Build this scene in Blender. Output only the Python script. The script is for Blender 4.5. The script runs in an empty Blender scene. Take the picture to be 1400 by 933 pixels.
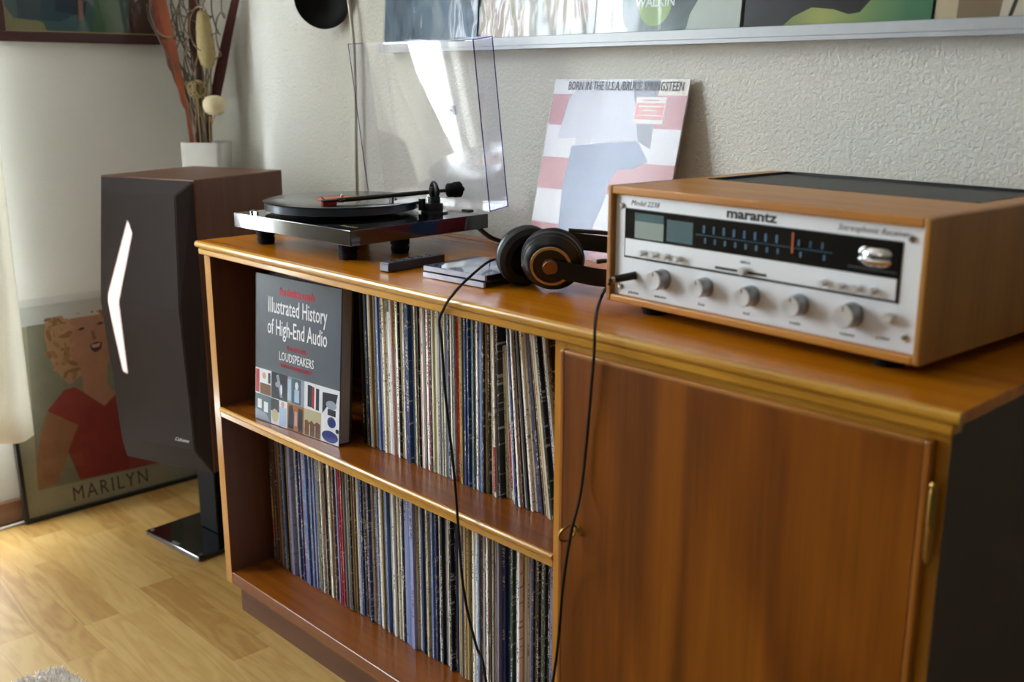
import bpy, bmesh, math, random
from mathutils import Vector, Matrix, Euler
R = math.radians
S = bpy.context.scene
COL = S.collection

# ---------------------------------------------------------------- camera, world, lights, exposure
CAMP = Vector((1.9194, -0.9802, 1.1083))
FW = Vector((-0.7036, 0.6685, -0.2408)).normalized()
RT = Vector((0.6887, 0.725, 0.0005)).normalized()
UP = RT.cross(FW).normalized()
FPX = 1437.35
cam_d = bpy.data.cameras.new('camera')
cam_d.lens = FPX / 1400 * 36
cam_d.sensor_width = 36
cam_d.clip_start = 0.01
cam_d.dof.use_dof = True
cam_d.dof.focus_distance = 1.80
cam_d.dof.aperture_fstop = 3.6
cam = bpy.data.objects.new('camera', cam_d)
COL.objects.link(cam)
mw = Matrix((RT, UP, -FW)).transposed().to_4x4()
mw.translation = CAMP
cam.matrix_world = mw
S.camera = cam

S.view_settings.view_transform = 'Standard'
S.view_settings.look = 'None'
S.view_settings.gamma = 1
S.view_settings.use_curve_mapping = False
S.view_settings.exposure = 0.22

W = bpy.data.worlds.new('sky')
S.world = W
W.use_nodes = True
W.node_tree.nodes['Background'].inputs[0].default_value = (0.75, 0.85, 1.0, 1)
W.node_tree.nodes['Background'].inputs[1].default_value = 1.0

def lamp(name, kind, loc, energy, color, **k):
    d = bpy.data.lights.new(name, kind)
    d.energy = energy
    d.color = color
    for a, b in k.items():
        setattr(d, a, b)
    o = bpy.data.objects.new(name, d)
    o.location = loc
    COL.objects.link(o)
    return o

# daylight: a narrow balcony door and a window beside it, both in the left wall
DOOR = (-0.79, -0.22, 0.10, 2.15)      # y0, y1, z0, z1
WIND = (-1.50, -0.86, 0.95, 2.15)
RAD = 19.0                             # radiance of the sky seen through the panes
for nm, (y0, y1, z0, z1) in (('door_daylight', DOOR), ('window_daylight', WIND)):
    a = lamp(nm, 'AREA', (-0.93, (y0 + y1) / 2, (z0 + z1) / 2), RAD * math.pi * (y1 - y0) * (z1 - z0), (0.86, 0.94, 1.0),
             shape='RECTANGLE', size=y1 - y0, size_y=z1 - z0)
    a.rotation_euler = Vector((-1, 0, 0)).to_track_quat('Z', 'Y').to_euler()
SUN = Vector((0.30, 0.72, -0.50)).normalized()
sun = lamp('sun', 'SUN', (-3, -5, 5), 110, (1.0, 0.93, 0.82), angle=R(0.15))
sun.rotation_euler = (-SUN).to_track_quat('Z', 'Y').to_euler()
# weak fill light added near the ceiling, no fitting there
fill = lamp('ceiling_fill', 'AREA', (1.6, -2.3, 2.45), 3, (1.0, 0.93, 0.84), shape='DISK', size=0.9)

def deep(u, v, d):
    """point of the photograph at distance d along the viewing axis"""
    return CAMP + (FW + RT * ((u - 700) / FPX) - UP * ((v - 466.5) / FPX)) * d

def at(u, v, axis, val):
    """point of the photograph (1400x933 pixels) on a plane of the room"""
    r = FW + RT * ((u - 700) / FPX) - UP * ((v - 466.5) / FPX)
    t = (val - CAMP[axis]) / r[axis]
    return CAMP + r * t

# ---------------------------------------------------------------- materials
def lin(c):
    if isinstance(c, str):
        c = [int(c[i:i + 2], 16) / 255 for i in (0, 2, 4)]
    return tuple((x / 12.92 if x <= 0.04045 else ((x + 0.055) / 1.055) ** 2.4) for x in c) + (1,)

class NT:
    def __init__(s, name):
        s.m = bpy.data.materials.new(name)
        s.m.use_nodes = True
        s.t = s.m.node_tree
        s.b = s.t.nodes['Principled BSDF']
        s.out = s.t.nodes['Material Output']
    def n(s, t, **k):
        o = s.t.nodes.new(t)
        for a, b in k.items():
            if a[0] == '_':
                key = a[1:]
                o.inputs[int(key) if key.isdigit() else key.replace('_', ' ')].default_value = b
            else:
                setattr(o, a, b)
        return o
    def l(s, a, b):
        s.t.links.new(a, b)
    def coord(s, kind='Object', scale=(1, 1, 1), rot=(0, 0, 0)):
        c = s.n('ShaderNodeTexCoord')
        m = s.n('ShaderNodeMapping')
        m.inputs['Scale'].default_value = scale
        m.inputs['Rotation'].default_value = rot
        s.l(c.outputs[kind], m.inputs[0])
        return m.outputs[0]
    def noise(s, vec, scale, detail=3, rough=0.5, dist=0):
        o = s.n('ShaderNodeTexNoise', _Scale=scale, _Detail=detail, _Roughness=rough, _Distortion=dist)
        if vec is not None:
            s.l(vec, o.inputs['Vector'])
        return o.outputs['Fac']
    def ramp(s, fac, stops):
        o = s.n('ShaderNodeValToRGB')
        e = o.color_ramp.elements
        while len(e) < len(stops):
            e.new(0.5)
        for i, (p, c) in enumerate(stops):
            e[i].position = p
            e[i].color = lin(c) if not isinstance(c, (int, float)) else (c, c, c, 1)
        s.l(fac, o.inputs[0])
        return o.outputs[0]
    def mix(s, fac, a, b, blend='MIX'):
        o = s.n('ShaderNodeMix', data_type='RGBA', blend_type=blend)
        for i, x in ((0, fac), (6, a), (7, b)):
            if hasattr(x, 'is_linked'):
                s.l(x, o.inputs[i])
            else:
                o.inputs[i].default_value = x
        return o.outputs[2]
    def math(s, op, a, b=0.0, c=0.0):
        o = s.n('ShaderNodeMath', operation=op)
        for i, x in enumerate((a, b, c)):
            if hasattr(x, 'is_linked'):
                s.l(x, o.inputs[i])
            else:
                o.inputs[i].default_value = x
        return o.outputs[0]
    def bump(s, h, strength, dist=0.001):
        o = s.n('ShaderNodeBump', _Strength=strength, _Distance=dist)
        s.l(h, o.inputs['Height'])
        s.l(o.outputs[0], s.b.inputs['Normal'])

MATS = {}
def pm(name, col, rough=0.5, metal=0.0, coat=0.0, spec=0.5, var=0.08, vs=40, bump=0.0, bs=300):
    """plain procedural material: colour with a slight noise, fine relief"""
    if name in MATS:
        return MATS[name]
    s = NT(name)
    c = lin(col)
    v = s.coord()
    f = s.noise(v, vs, 3)
    d = tuple(x * (1 - var) for x in c[:3]) + (1,)
    e = tuple(min(1, x * (1 + var)) for x in c[:3]) + (1,)
    s.l(s.mix(f, d, e), s.b.inputs['Base Color'])
    s.b.inputs['Roughness'].default_value = rough
    s.b.inputs['Metallic'].default_value = metal
    s.b.inputs['Coat Weight'].default_value = coat
    s.b.inputs['Coat Roughness'].default_value = 0.05
    s.b.inputs['Specular IOR Level'].default_value = spec
    if bump:
        s.bump(s.noise(v, bs, 2), bump)
    MATS[name] = s.m
    return s.m

def wood(name, dark, mid, light, axis='x', rough=0.3, scale=1.0, coat=0.25, rings=7.0, fig=0.5):
    """veneer: long noise along the grain axis, cathedral bands, fine pores"""
    s = NT(name)
    st = {'x': (0.13, 1, 1), 'y': (1, 0.13, 1), 'z': (1, 1, 0.13)}[axis]
    v = s.coord('Object', tuple(a * scale for a in st))
    big = s.noise(v, 5, 3, 0.5, 0.3)
    band = s.math('SINE', s.math('MULTIPLY', big, rings * 6.28))
    band = s.math('MULTIPLY_ADD', band, 0.5, 0.5)
    fine = {'x': (0.03, 1, 1), 'y': (1, 0.03, 1), 'z': (1, 1, 0.03)}[axis]
    v2 = s.coord('Object', fine)
    pores = s.noise(v2, 260, 2, 0.6)
    streak = s.noise(v2, 40, 3, 0.6)
    f = s.math('ADD', s.math('MULTIPLY', band, fig * 0.5), s.math('MULTIPLY', streak, 1 - fig * 0.5))
    f = s.math('ADD', s.math('MULTIPLY', f, 0.8), s.math('MULTIPLY', pores, 0.2))
    s.l(s.ramp(f, [(0.12, dark), (0.5, mid), (0.88, light)]), s.b.inputs['Base Color'])
    s.b.inputs['Roughness'].default_value = rough
    s.b.inputs['Coat Weight'].default_value = coat
    s.b.inputs['Coat Roughness'].default_value = 0.12
    if axis != 'x': s.bump(pores, 0.03, 0.0005)
    MATS[name] = s.m
    return s.m

def plaster(name, col, scale, strength, stretch=(1, 1, 1)):
    s = NT(name)
    v = s.coord('Object', stretch)
    c = lin(col)
    f = s.noise(v, 3, 2)
    s.l(s.mix(f, tuple(x * 0.95 for x in c[:3]) + (1,), tuple(min(1, x * 1.04) for x in c[:3]) + (1,)), s.b.inputs['Base Color'])
    s.b.inputs['Roughness'].default_value = 0.85
    h = s.noise(v, scale, 2, 0.55, 0.6)
    h = s.math('SMOOTH_MIN', h, 0.62, 0.1)
    s.bump(h, strength, 0.004)
    MATS[name] = s.m
    return s.m

def clear(name, tint, gloss=1.0, ior=1.5, rough=0.02, crumple=0.0, cs=20):
    """clear plastic: transparent with a Fresnel gloss"""
    s = NT(name)
    s.t.nodes.remove(s.b)
    tr = s.n('ShaderNodeBsdfTransparent')
    tr.inputs[0].default_value = tint
    gl = s.n('ShaderNodeBsdfGlossy', _Roughness=rough)
    gl.inputs[0].default_value = (gloss, gloss, gloss, 1)
    ge = s.n('ShaderNodeNewGeometry')
    nrm = ge.outputs['Normal']
    if crumple:
        b = s.n('ShaderNodeBump', _Strength=crumple, _Distance=0.01)
        v = s.coord('Object', (1, 1, 0.45), (0, 0.5, 0))
        s.l(s.noise(v, cs, 2, 0.5, 1.2), b.inputs['Height'])
        nrm = b.outputs[0]
        s.l(nrm, gl.inputs['Normal'])
    dt = s.n('ShaderNodeVectorMath', operation='DOT_PRODUCT')
    s.l(nrm, dt.inputs[0]); s.l(ge.outputs['Incoming'], dt.inputs[1])
    f0 = ((ior - 1) / (ior + 1)) ** 2
    k = s.math('POWER', s.math('SUBTRACT', 1.0, s.math('MINIMUM', s.math('ABSOLUTE', dt.outputs['Value']), 1.0)), 5.0)
    fr = s.math('MULTIPLY_ADD', k, 1 - f0, f0)
    mx = s.n('ShaderNodeMixShader')
    s.l(fr, mx.inputs[0]); s.l(tr.outputs[0], mx.inputs[1]); s.l(gl.outputs[0], mx.inputs[2])
    s.l(mx.outputs[0], s.out.inputs[0])
    MATS[name] = s.m
    return s.m

M_top = wood('walnut_top', '844404', 'ba6e08', 'ce8a14', 'x', 0.27, 1.0, 0.06, 3.0, 0.2)
M_top.node_tree.nodes['Principled BSDF'].inputs['Specular IOR Level'].default_value = 0.38
M_edge = wood('walnut_edge', '8e5c10', 'bc8624', 'd2a23c', 'x', 0.28, 1.3, 0.35)
M_edgev = wood('walnut_edge_upright', '8a5410', 'b4781a', 'c68c2a', 'z', 0.32, 1.3, 0.15)
M_door = wood('walnut_door', '4a2304', '7c4206', '9c5c0e', 'z', 0.42, 0.9, 0.0, 6, 0.75)
M_door.node_tree.nodes['Principled BSDF'].inputs['Specular IOR Level'].default_value = 0.22
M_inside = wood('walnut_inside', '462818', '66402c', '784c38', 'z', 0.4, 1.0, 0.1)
M_shelf = wood('walnut_shelf', '52280a', '7c420e', '985818', 'x', 0.27, 1.0, 0.12, 3.0, 0.25)
M_outer = wood('walnut_outer_shaded', '241a18', '30211d', '3a2822', 'z', 0.45, 1.0, 0.05)  # right end panel, its low light put into the dark tone
M_case = wood('oiled_teak', '8e5210', 'bc7c28', 'd0943a', 'x', 0.42, 1.0, 0.1, 5, 0.3)
M_casey = wood('oiled_teak_side', '724412', 'a06a22', 'b47e2e', 'z', 0.45, 1.0, 0.1, 5, 0.2)
M_spkw = wood('speaker_veneer', '4a2c20', '6b4230', '7c5038', 'z', 0.45, 1.0, 0.1, 5, 0.2)
M_plint = wood('walnut_plinth', '3c2012', '5e341c', '714426', 'x', 0.4, 1.0, 0.1)
M_base = wood('baseboard_wood', '6e4c38', '8c6650', '9a7660', 'y', 0.5, 1.0, 0.0)
M_wallb = plaster('rough_plaster', 'deddd4', 150, 0.75)
M_walll = plaster('fine_plaster', 'd9dad6', 130, 0.18, (1, 0.5, 2))
M_wallx = plaster('painted_wall', '6a6a68', 60, 0.1)
M_ceil = plaster('ceiling_paint', 'd8d4cc', 60, 0.1)
M_black = pm('black_plastic', '121214', 0.4)
M_gblack = pm('gloss_black', '07080c', 0.08, coat=1.0)
M_rubber = pm('black_rubber', '0c0c0e', 0.7, spec=.25)
M_vinyl = pm('vinyl', '0c0c0e', 0.22)
M_white = pm('white_paint', 'dddcd6', 0.5)
M_alu = pm('anodised_aluminium', 'a9acae', 0.5, 0.4)
M_face = pm('brushed_faceplate', 'e6eaee', 0.42, 0.12, var=0.03)
M_chrome = pm('polished_metal', 'd4d4d6', 0.18, 1.0)
M_knob = pm('turned_aluminium', 'e4e5e8', 0.3, 0.6)
M_kside = pm('knurled_aluminium', '9a9a9c', 0.35, 0.8)
M_brass = pm('aged_brass', '94743c', 0.3, 0.9)
M_steel = pm('brushed_steel', '9c968c', 0.3, 0.9)
M_grille = pm('speaker_cloth', '342c2d', 0.85, bump=0.3, bs=900)
M_fglass = pm('dial_glass', '05060a', 0.05, coat=0.6)
M_ink = pm('black_ink', '141418', 0.5)
M_teal = pm('dial_teal', '2a5878', 0.4)
M_meter = pm('meter_face', '84948a', 0.5)
M_meterd = pm('meter_face_dim', '2c5054', 0.5)
M_orange = pm('pointer_orange', 'b0562c', 0.4)
M_paper = pm('paper', 'b3aca2', 0.7, var=0.15, vs=400)
M_wprint = pm('white_print', 'e8ebf0', 0.45)
M_rprint = pm('red_print', 'c81f30', 0.45)

# ---------------------------------------------------------------- mesh helpers
class MB:
    def __init__(s):
        s.bm = bmesh.new()
        s.mi = 0
    def _tag(s, geom):
        for f in geom:
            f.material_index = s.mi
    def box(s, a, b, bev=0.0, seg=1, mat=None):
        """box from corner a to corner b"""
        n0 = set(s.bm.faces)
        c = [(a[i] + b[i]) / 2 for i in range(3)]
        d = [abs(b[i] - a[i]) for i in range(3)]
        m = Matrix.Translation(c) @ Matrix.Diagonal((d[0], d[1], d[2], 1))
        if mat is not None:
            m = mat @ m
        g = bmesh.ops.create_cube(s.bm, size=1, matrix=m)
        if bev:
            es = {e for v in g['verts'] for e in v.link_edges}
            bmesh.ops.bevel(s.bm, geom=list(es), offset=bev, segments=seg, affect='EDGES', profile=0.5)
        s._tag([f for f in s.bm.faces if f not in n0])
        return s
    def lathe(s, prof, seg=24, mat=None, cap=True):
        """profile of (r, h) turned round local z, placed by mat"""
        mat = mat or Matrix()
        rings = []
        for r, h in prof:
            if r < 1e-6:
                rings.append([s.bm.verts.new(mat @ Vector((0, 0, h)))])
            else:
                rings.append([s.bm.verts.new(mat @ Vector((r * math.cos(2 * math.pi * i / seg), r * math.sin(2 * math.pi * i / seg), h))) for i in range(seg)])
        fs = []
        for A, B in zip(rings, rings[1:]):
            for i in range(seg):
                j = (i + 1) % seg
                if len(A) == 1 and len(B) == 1:
                    continue
                if len(A) == 1:
                    fs.append(s.bm.faces.new((A[0], B[i], B[j])))
                elif len(B) == 1:
                    fs.append(s.bm.faces.new((A[i], A[j], B[0])))
                else:
                    fs.append(s.bm.faces.new((A[i], A[j], B[j], B[i])))
        if cap:
            for rg in (rings[0], rings[-1]):
                if len(rg) > 2:
                    fs.append(s.bm.faces.new(rg))
        s._tag(fs)
        return s
    def tube(s, pts, r, seg=8, smooth=4, flat=None):
        """swept tube through pts (Catmull-Rom), r a number or list; flat=(width,thickness,up) makes a strap"""
        pts = [Vector(p) for p in pts]
        rs = r if isinstance(r, (list, tuple)) else [r] * len(pts)
        P, Q = [], []
        if len(pts) > 2 and smooth > 1:
            for i in range(len(pts) - 1):
                p0, p1, p2, p3 = pts[max(i - 1, 0)], pts[i], pts[i + 1], pts[min(i + 2, len(pts) - 1)]
                for k in range(smooth):
                    t = k / smooth
                    P.append(0.5 * ((2 * p1) + (p2 - p0) * t + (2 * p0 - 5 * p1 + 4 * p2 - p3) * t * t + (3 * p1 - p0 - 3 * p2 + p3) * t ** 3))
                    Q.append(rs[i] * (1 - t) + rs[i + 1] * t)
            P.append(pts[-1]); Q.append(rs[-1])
        else:
            P, Q = pts, list(rs)
        nrm = None
        rings = []
        for i, p in enumerate(P):
            t = (P[min(i + 1, len(P) - 1)] - P[max(i - 1, 0)]).normalized()
            if nrm is None:
                nrm = t.orthogonal().normalized()
            nrm = (nrm - t * nrm.dot(t)).normalized()
            if flat:
                up = Vector(flat[2]); up = (up - t * up.dot(t)).normalized(); sd = t.cross(up)
                w, th = flat[0] / 2 * Q[i], flat[1] / 2
                rings.append([s.bm.verts.new(p + up * a * w + sd * b * th) for a, b in ((1, 1), (-1, 1), (-1, -1), (1, -1))])
            else:
                bn = t.cross(nrm)
                rings.append([s.bm.verts.new(p + (nrm * math.cos(2 * math.pi * k / seg) + bn * math.sin(2 * math.pi * k / seg)) * Q[i]) for k in range(seg)])
        fs = []
        for A, B in zip(rings, rings[1:]):
            k = len(A)
            for i in range(k):
                fs.append(s.bm.faces.new((A[i], A[(i + 1) % k], B[(i + 1) % k], B[i])))
        fs.append(s.bm.faces.new(rings[0])); fs.append(s.bm.faces.new(rings[-1]))
        s._tag(fs)
        return s
    def poly(s, pts, th, nvec):
        """flat polygon given thickness th along nvec"""
        nv = Vector(nvec) * th
        a = [s.bm.verts.new(Vector(p)) for p in pts]
        b = [s.bm.verts.new(Vector(p) + nv) for p in pts]
        fs = [s.bm.faces.new(a), s.bm.faces.new(b[::-1])]
        for i in range(len(a)):
            j = (i + 1) % len(a)
            fs.append(s.bm.faces.new((a[i], b[i], b[j], a[j])))
        s._tag(fs)
        return s
    def build(s, name, mats, parent=None, smooth=False, loc=None, rot=None, mesh_only=False):
        bmesh.ops.recalc_face_normals(s.bm, faces=s.bm.faces[:])
        me = bpy.data.meshes.new(name)
        s.bm.to_mesh(me); s.bm.free()
        for m in (mats if isinstance(mats, (list, tuple)) else [mats]):
            me.materials.append(m)
        if smooth:
            me.polygons.foreach_set('use_smooth', [True] * len(me.polygons))
            try:
                me.set_sharp_from_angle(angle=R(35))
            except Exception:
                pass
        if mesh_only:
            return me
        o = bpy.data.objects.new(name, me)
        COL.objects.link(o)
        if parent:
            o.parent = parent
        if loc is not None:
            o.location = loc
        if rot is not None:
            o.rotation_euler = rot
        return o

def tag(o, label, cat=None, group=None, kind=None):
    if label: o['label'] = label
    if cat: o['category'] = cat
    if group: o['group'] = group
    if kind: o['kind'] = kind
    return o

def thing(name, label, cat, loc=(0, 0, 0), rot=(0, 0, 0), group=None):
    o = bpy.data.objects.new(name, None)
    COL.objects.link(o)
    o.empty_display_size = 0.05
    o.location = loc
    o.rotation_euler = rot
    return tag(o, label, cat, group)

def struct(mb, name, m, **k):
    o = mb.build(name, m, **k)
    o['kind'] = 'structure'
    return o

def box(a, b, bev=0.0, seg=1):
    return MB().box(a, b, bev, seg)

def zto(direction, origin=(0, 0, 0)):
    """matrix that turns local z to direction"""
    q = Vector(direction).to_track_quat('Z', 'Y')
    return Matrix.Translation(origin) @ q.to_matrix().to_4x4()

def text(body, name, m, parent, loc, rot, size, sx=1.0, ex=0.0002, align='CENTER', shear=0.0, bold=0.0, space=1.0):
    c = bpy.data.curves.new(name, 'FONT')
    c.body = body; c.size = size; c.extrude = ex; c.align_x = align; c.shear = shear; c.offset = bold; c.space_character = space
    c.resolution_u = 2
    t = bpy.data.objects.new(name, c)
    COL.objects.link(t)
    dg = bpy.context.evaluated_depsgraph_get()
    me = bpy.data.meshes.new_from_object(t.evaluated_get(dg))
    bpy.data.objects.remove(t)
    bpy.data.curves.remove(c)
    me.name = name
    me.materials.clear(); me.materials.append(m)
    for v in me.vertices:
        v.co.x *= sx
    o = bpy.data.objects.new(name, me)
    COL.objects.link(o)
    o.parent = parent; o.location = loc; o.rotation_euler = rot
    return o
UPR = (R(90), 0, 0)     # lettering upright, read from -y

# ---------------------------------------------------------------- the room
XR, YF, HC = 3.6, -3.6, 2.5
struct(box((-0.8, 0.46, 0), (XR, 0.58, HC)), 'wall_back', M_wallb)
lw = MB()
lw.box((-0.92, YF, 0), (-0.8, WIND[0], HC)); lw.box((-0.92, DOOR[1], 0), (-0.8, 0.58, HC))
lw.box((-0.92, WIND[1], 0), (-0.8, DOOR[0], HC)); lw.box((-0.92, WIND[0], 0), (-0.8, WIND[1], WIND[2])); lw.box((-0.92, WIND[0], WIND[3]), (-0.8, WIND[1], HC))
lw.box((-0.92, DOOR[0], 0), (-0.8, DOOR[1], DOOR[2])); lw.box((-0.92, DOOR[0], DOOR[3]), (-0.8, DOOR[1], HC))
struct(lw, 'wall_left', M_walll)
struct(box((XR, YF, 0), (XR + 0.12, 0.58, HC)), 'wall_right', M_wallx)
struct(box((-0.92, YF - 0.12, 0), (XR + 0.12, YF, HC)), 'wall_front', M_wallx)
struct(box((-0.92, YF - 0.12, HC), (XR + 0.12, 0.58, HC + 0.1)), 'ceiling', M_ceil)
struct(box((-0.8, DOOR[1], 0), (-0.785, 0.46, 0.062), 0.003), 'baseboard_left', M_base)
struct(box((-0.785, 0.445, 0), (XR, 0.46, 0.062), 0.003), 'baseboard_back', M_base)
# frames of the balcony door and the window
for nm, (y0, y1, z0, z1) in (('door_1', DOOR), ('window_1', WIND)):
    wf = MB()
    for a, b in (((y0, z0), (y0 + .04, z1)), ((y1 - .04, z0), (y1, z1)), ((y0 + .04, z1 - .04), (y1 - .04, z1)), ((y0 + .04, z0), (y1 - .04, z0 + .04))):
        wf.box((-0.90, a[0], a[1]), (-0.84, b[0], b[1]))
    struct(wf, nm, M_white)
# unseen sun blocker added outside, its gap cut to shape one streak of sun
HX = -1.1
def back(p):
    p = Vector(p); t = (p.x - HX) / SUN.x
    q = p - SUN * t
    return (HX, q.y, q.z)
hole = [back(p) for p in ((-.3478, -.0113, .8215), (-.3316, -.0053, .7855), (-.3597, -.0158, .6253), (-.3722, -.0204, .4566), (-.3888, -.0266, .4596), (-.3973, -.0297, .6250))]
ya, yb, za, zb_ = -0.5, -4.6, 0.2, 5.2
T, R1, R2, B1, B2, L1 = hole
out = MB()
out.poly([(HX, ya, zb_), (HX, T[1], zb_), T, L1, B2, (HX, B2[1], za), (HX, ya, za)], 0.004, (-1, 0, 0))
out.poly([(HX, yb, zb_), (HX, T[1], zb_), T, R1, R2, B1, (HX, B2[1], za), (HX, yb, za)], 0.004, (-1, 0, 0))
out.poly([B2, B1, (HX, B2[1], za)], 0.004, (-1, 0, 0))
struct(out, 'sun_blocker', M_wallx)

# floor: base and laminate strips
fl = struct(box((-0.8, YF, -0.06), (XR, 0.46, -0.004)), 'floor', wood('laminate_base', '9c7c4c', 'b8965f', 'c8a870', 'x', 0.4, 1, 0.1))
def plank_mat():
    s = NT('laminate_strip')
    v = s.coord('Object', (0.16, 1, 1))
    inf = s.n('ShaderNodeObjectInfo')
    rnd = inf.outputs['Random']
    off = s.n('ShaderNodeVectorMath', operation='ADD')
    cx = s.n('ShaderNodeCombineXYZ')
    s.l(s.math('MULTIPLY', rnd, 37.0), cx.inputs[1])
    s.l(v, off.inputs[0]); s.l(cx.outputs[0], off.inputs[1])
    g = s.noise(off.outputs[0], 9, 3, 0.5, 0.8)
    band = s.math('MULTIPLY_ADD', s.math('SINE', s.math('MULTIPLY', g, 55.0)), 0.5, 0.5)
    fine = s.noise(off.outputs[0], 120, 2)
    f = s.math('ADD', s.math('MULTIPLY', band, 0.3), s.math('MULTIPLY', fine, 0.5))
    f = s.math('ADD', f, s.math('MULTIPLY_ADD', rnd, 0.55, -0.15))
    s.l(s.ramp(f, [(0.15, 'b09058'), (0.5, 'a58246'), (0.85, '946c34')]), s.b.inputs['Base Color'])
    s.b.inputs['Roughness'].default_value = 0.5
    return s.m
M_plank = plank_mat()
rnd = random.Random(5)
pl_cache = {}
y = 0.46
row = 0
while y > -0.70:
    x = -0.80
    first = True
    while x < 1.62:
        ln = round(rnd.choice((0.30, 0.36, 0.42, 0.48, 0.54)), 2)
        if first:
            ln = round(rnd.choice((0.14, 0.22, 0.30, 0.38)), 2); first = False
        ln = min(ln, 1.66 - x)
        ln = round(ln, 2)
        if ln < 0.05: break
        if ln not in pl_cache:
            pl_cache[ln] = MB().box((0, -0.08, -0.004), (ln - 0.0003, -0.0003, 0)).build('plank', M_plank, mesh_only=True)
        o = bpy.data.objects.new('plank', pl_cache[ln])
        COL.objects.link(o)
        o.parent = fl
        o.location = (x, y - 0.0002, 0)
        x = round(x + ln, 3)
    y -= 0.08
    row += 1

# ---------------------------------------------------------------- sideboard
L, H = 1.51, 0.80
D = 0.43
sb = thing('sideboard', 'long walnut sideboard with two open record shelves and one locked door', 'sideboard')
box((-.011, -.0075, .7865), (L + .011, D, H), 0.0006, 1).build('top_board', M_top, sb)
m = MB(); m.tube([(-.011, -.0072, .7932), (L + .011, -.0072, .7932)], .00665, 16, 1); m.build('top_edge_band', M_edge, sb, True)
m = MB(); m.box((-.005, -.0095, .774), (L + .005, .012, .7860), 0.002); m.build('top_moulding', M_edge, sb)
def side(name, x0, x1, m_in):
    o = box((x0, 0.0012, .0664), (x1, D - .012, .7865)).build('side_panel', m_in, sb)
    return o
side('l', 0, .0229, M_inside)
side('r', L - .0229, L, M_outer)
box((0, 0, .0664), (.0229 - .0145, .0012, .7740)).build('panel_edge_band', M_edgev, sb)
box((.0085, 0, .0664), (.0229, .0012, .7740)).build('panel_edge_band', M_edgev, sb)
box((L - .0229, 0, .0664), (L, .0012, .7740)).build('panel_edge_band', M_edgev, sb)
box((.971, 0, .093), (.994, D - .012, .7865), 0.001).build('divider_panel', M_edgev, sb)
box((.994, 0, .755), (L - .0229, .016, .7740)).build('top_rail', M_edge, sb)
# middle shelf with bullnose edge
m = MB(); m.box((.0229, .004, .4398), (.971, D - .012, .4605)); m.build('shelf', M_shelf, sb)
m = MB(); m.tube([(.0232, .002, .4555), (.9707, .002, .4555)], 0.0050, 10, 1); m.box((.0232, .0005, .4398), (.9707, .0042, .4520), 0.001)
m.build('shelf_edge_band', M_edge, sb, smooth=True)
box((.0229, .0004, .0664), (L - .0229, D - .012, .093), 0.0012).build('bottom_board', M_shelf, sb)
box((.026, .018, 0), (L - .026, D - .03, .0664)).build('plinth_base', M_plint, sb)
box((.0, D - .012, .0664), (L, D - .004, .7865)).build('back_panel', M_inside, sb)
# door
DX0, DX1, DZ0, DZ1, DY0, DY1 = .9935, 1.4975, .085, .7655, -.0135, -.0006
dr = box((DX0 + .008, DY0, DZ0 + .006), (DX1 - .008, DY1, DZ1 - .006), 0.0008).build('door', M_door, sb)
M_lip1 = wood('lipping_upright', '5e3008', '8e4e0c', 'a4641a', 'z', 0.3, 1.3, 0.15)
M_lip2 = wood('lipping_long', '80501c', 'a87030', 'b88448', 'x', 0.3, 1.3, 0.15)
for x0 in (DX0, DX1 - .008):
    box((x0, DY0, DZ0), (x0 + .008, DY1, DZ1), 0.002, 2).build('door_lipping', M_lip1, dr)
for z0 in (DZ1 - .006, DZ0):
    box((DX0 + .008, DY0, z0), (DX1 - .008, DY1, z0 + .006), 0.002, 2).build('door_lipping', M_lip2, dr)
for z in (.640, .13):
    m = MB()
    prof = [(0, -.002), (.003, -.001), (.0044, .004), (.0044, .037), (.0036, .0375), (.0036, .0395), (.0044, .040), (.0044, .074), (.0030, .078), (.0046, .0815), (.003, .085), (0, .086)]
    m.lathe(prof, 14, Matrix.Translation((1.5030, -.0120, z)))
    m.build('hinge', M_brass, dr, True)
ky = MB()
kc = Vector((1.0285, -.031, .5215))
ring = [kc + (Vector((-.25, -.97, 0)) * math.cos(a) + Vector((.30, 0, .95)) * math.sin(a)) * .0130 for a in [2 * math.pi * i / 20 for i in range(21)]]
ky.tube(ring, .0016, 8, 1)
ky.tube([(1.031, -.020, .5215), (1.031, -.0134, .5215)], .0021, 8, 1)
ky.build('key', M_brass, dr, True)
MB().lathe([(0, 0), (.0075, 0), (.0075, .0008), (.005, .0016), (0, .0016)], 16, zto((0, -1, 0), (1.031, -.0134, .5215))).build('lock_escutcheon', M_brass, dr)

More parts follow.
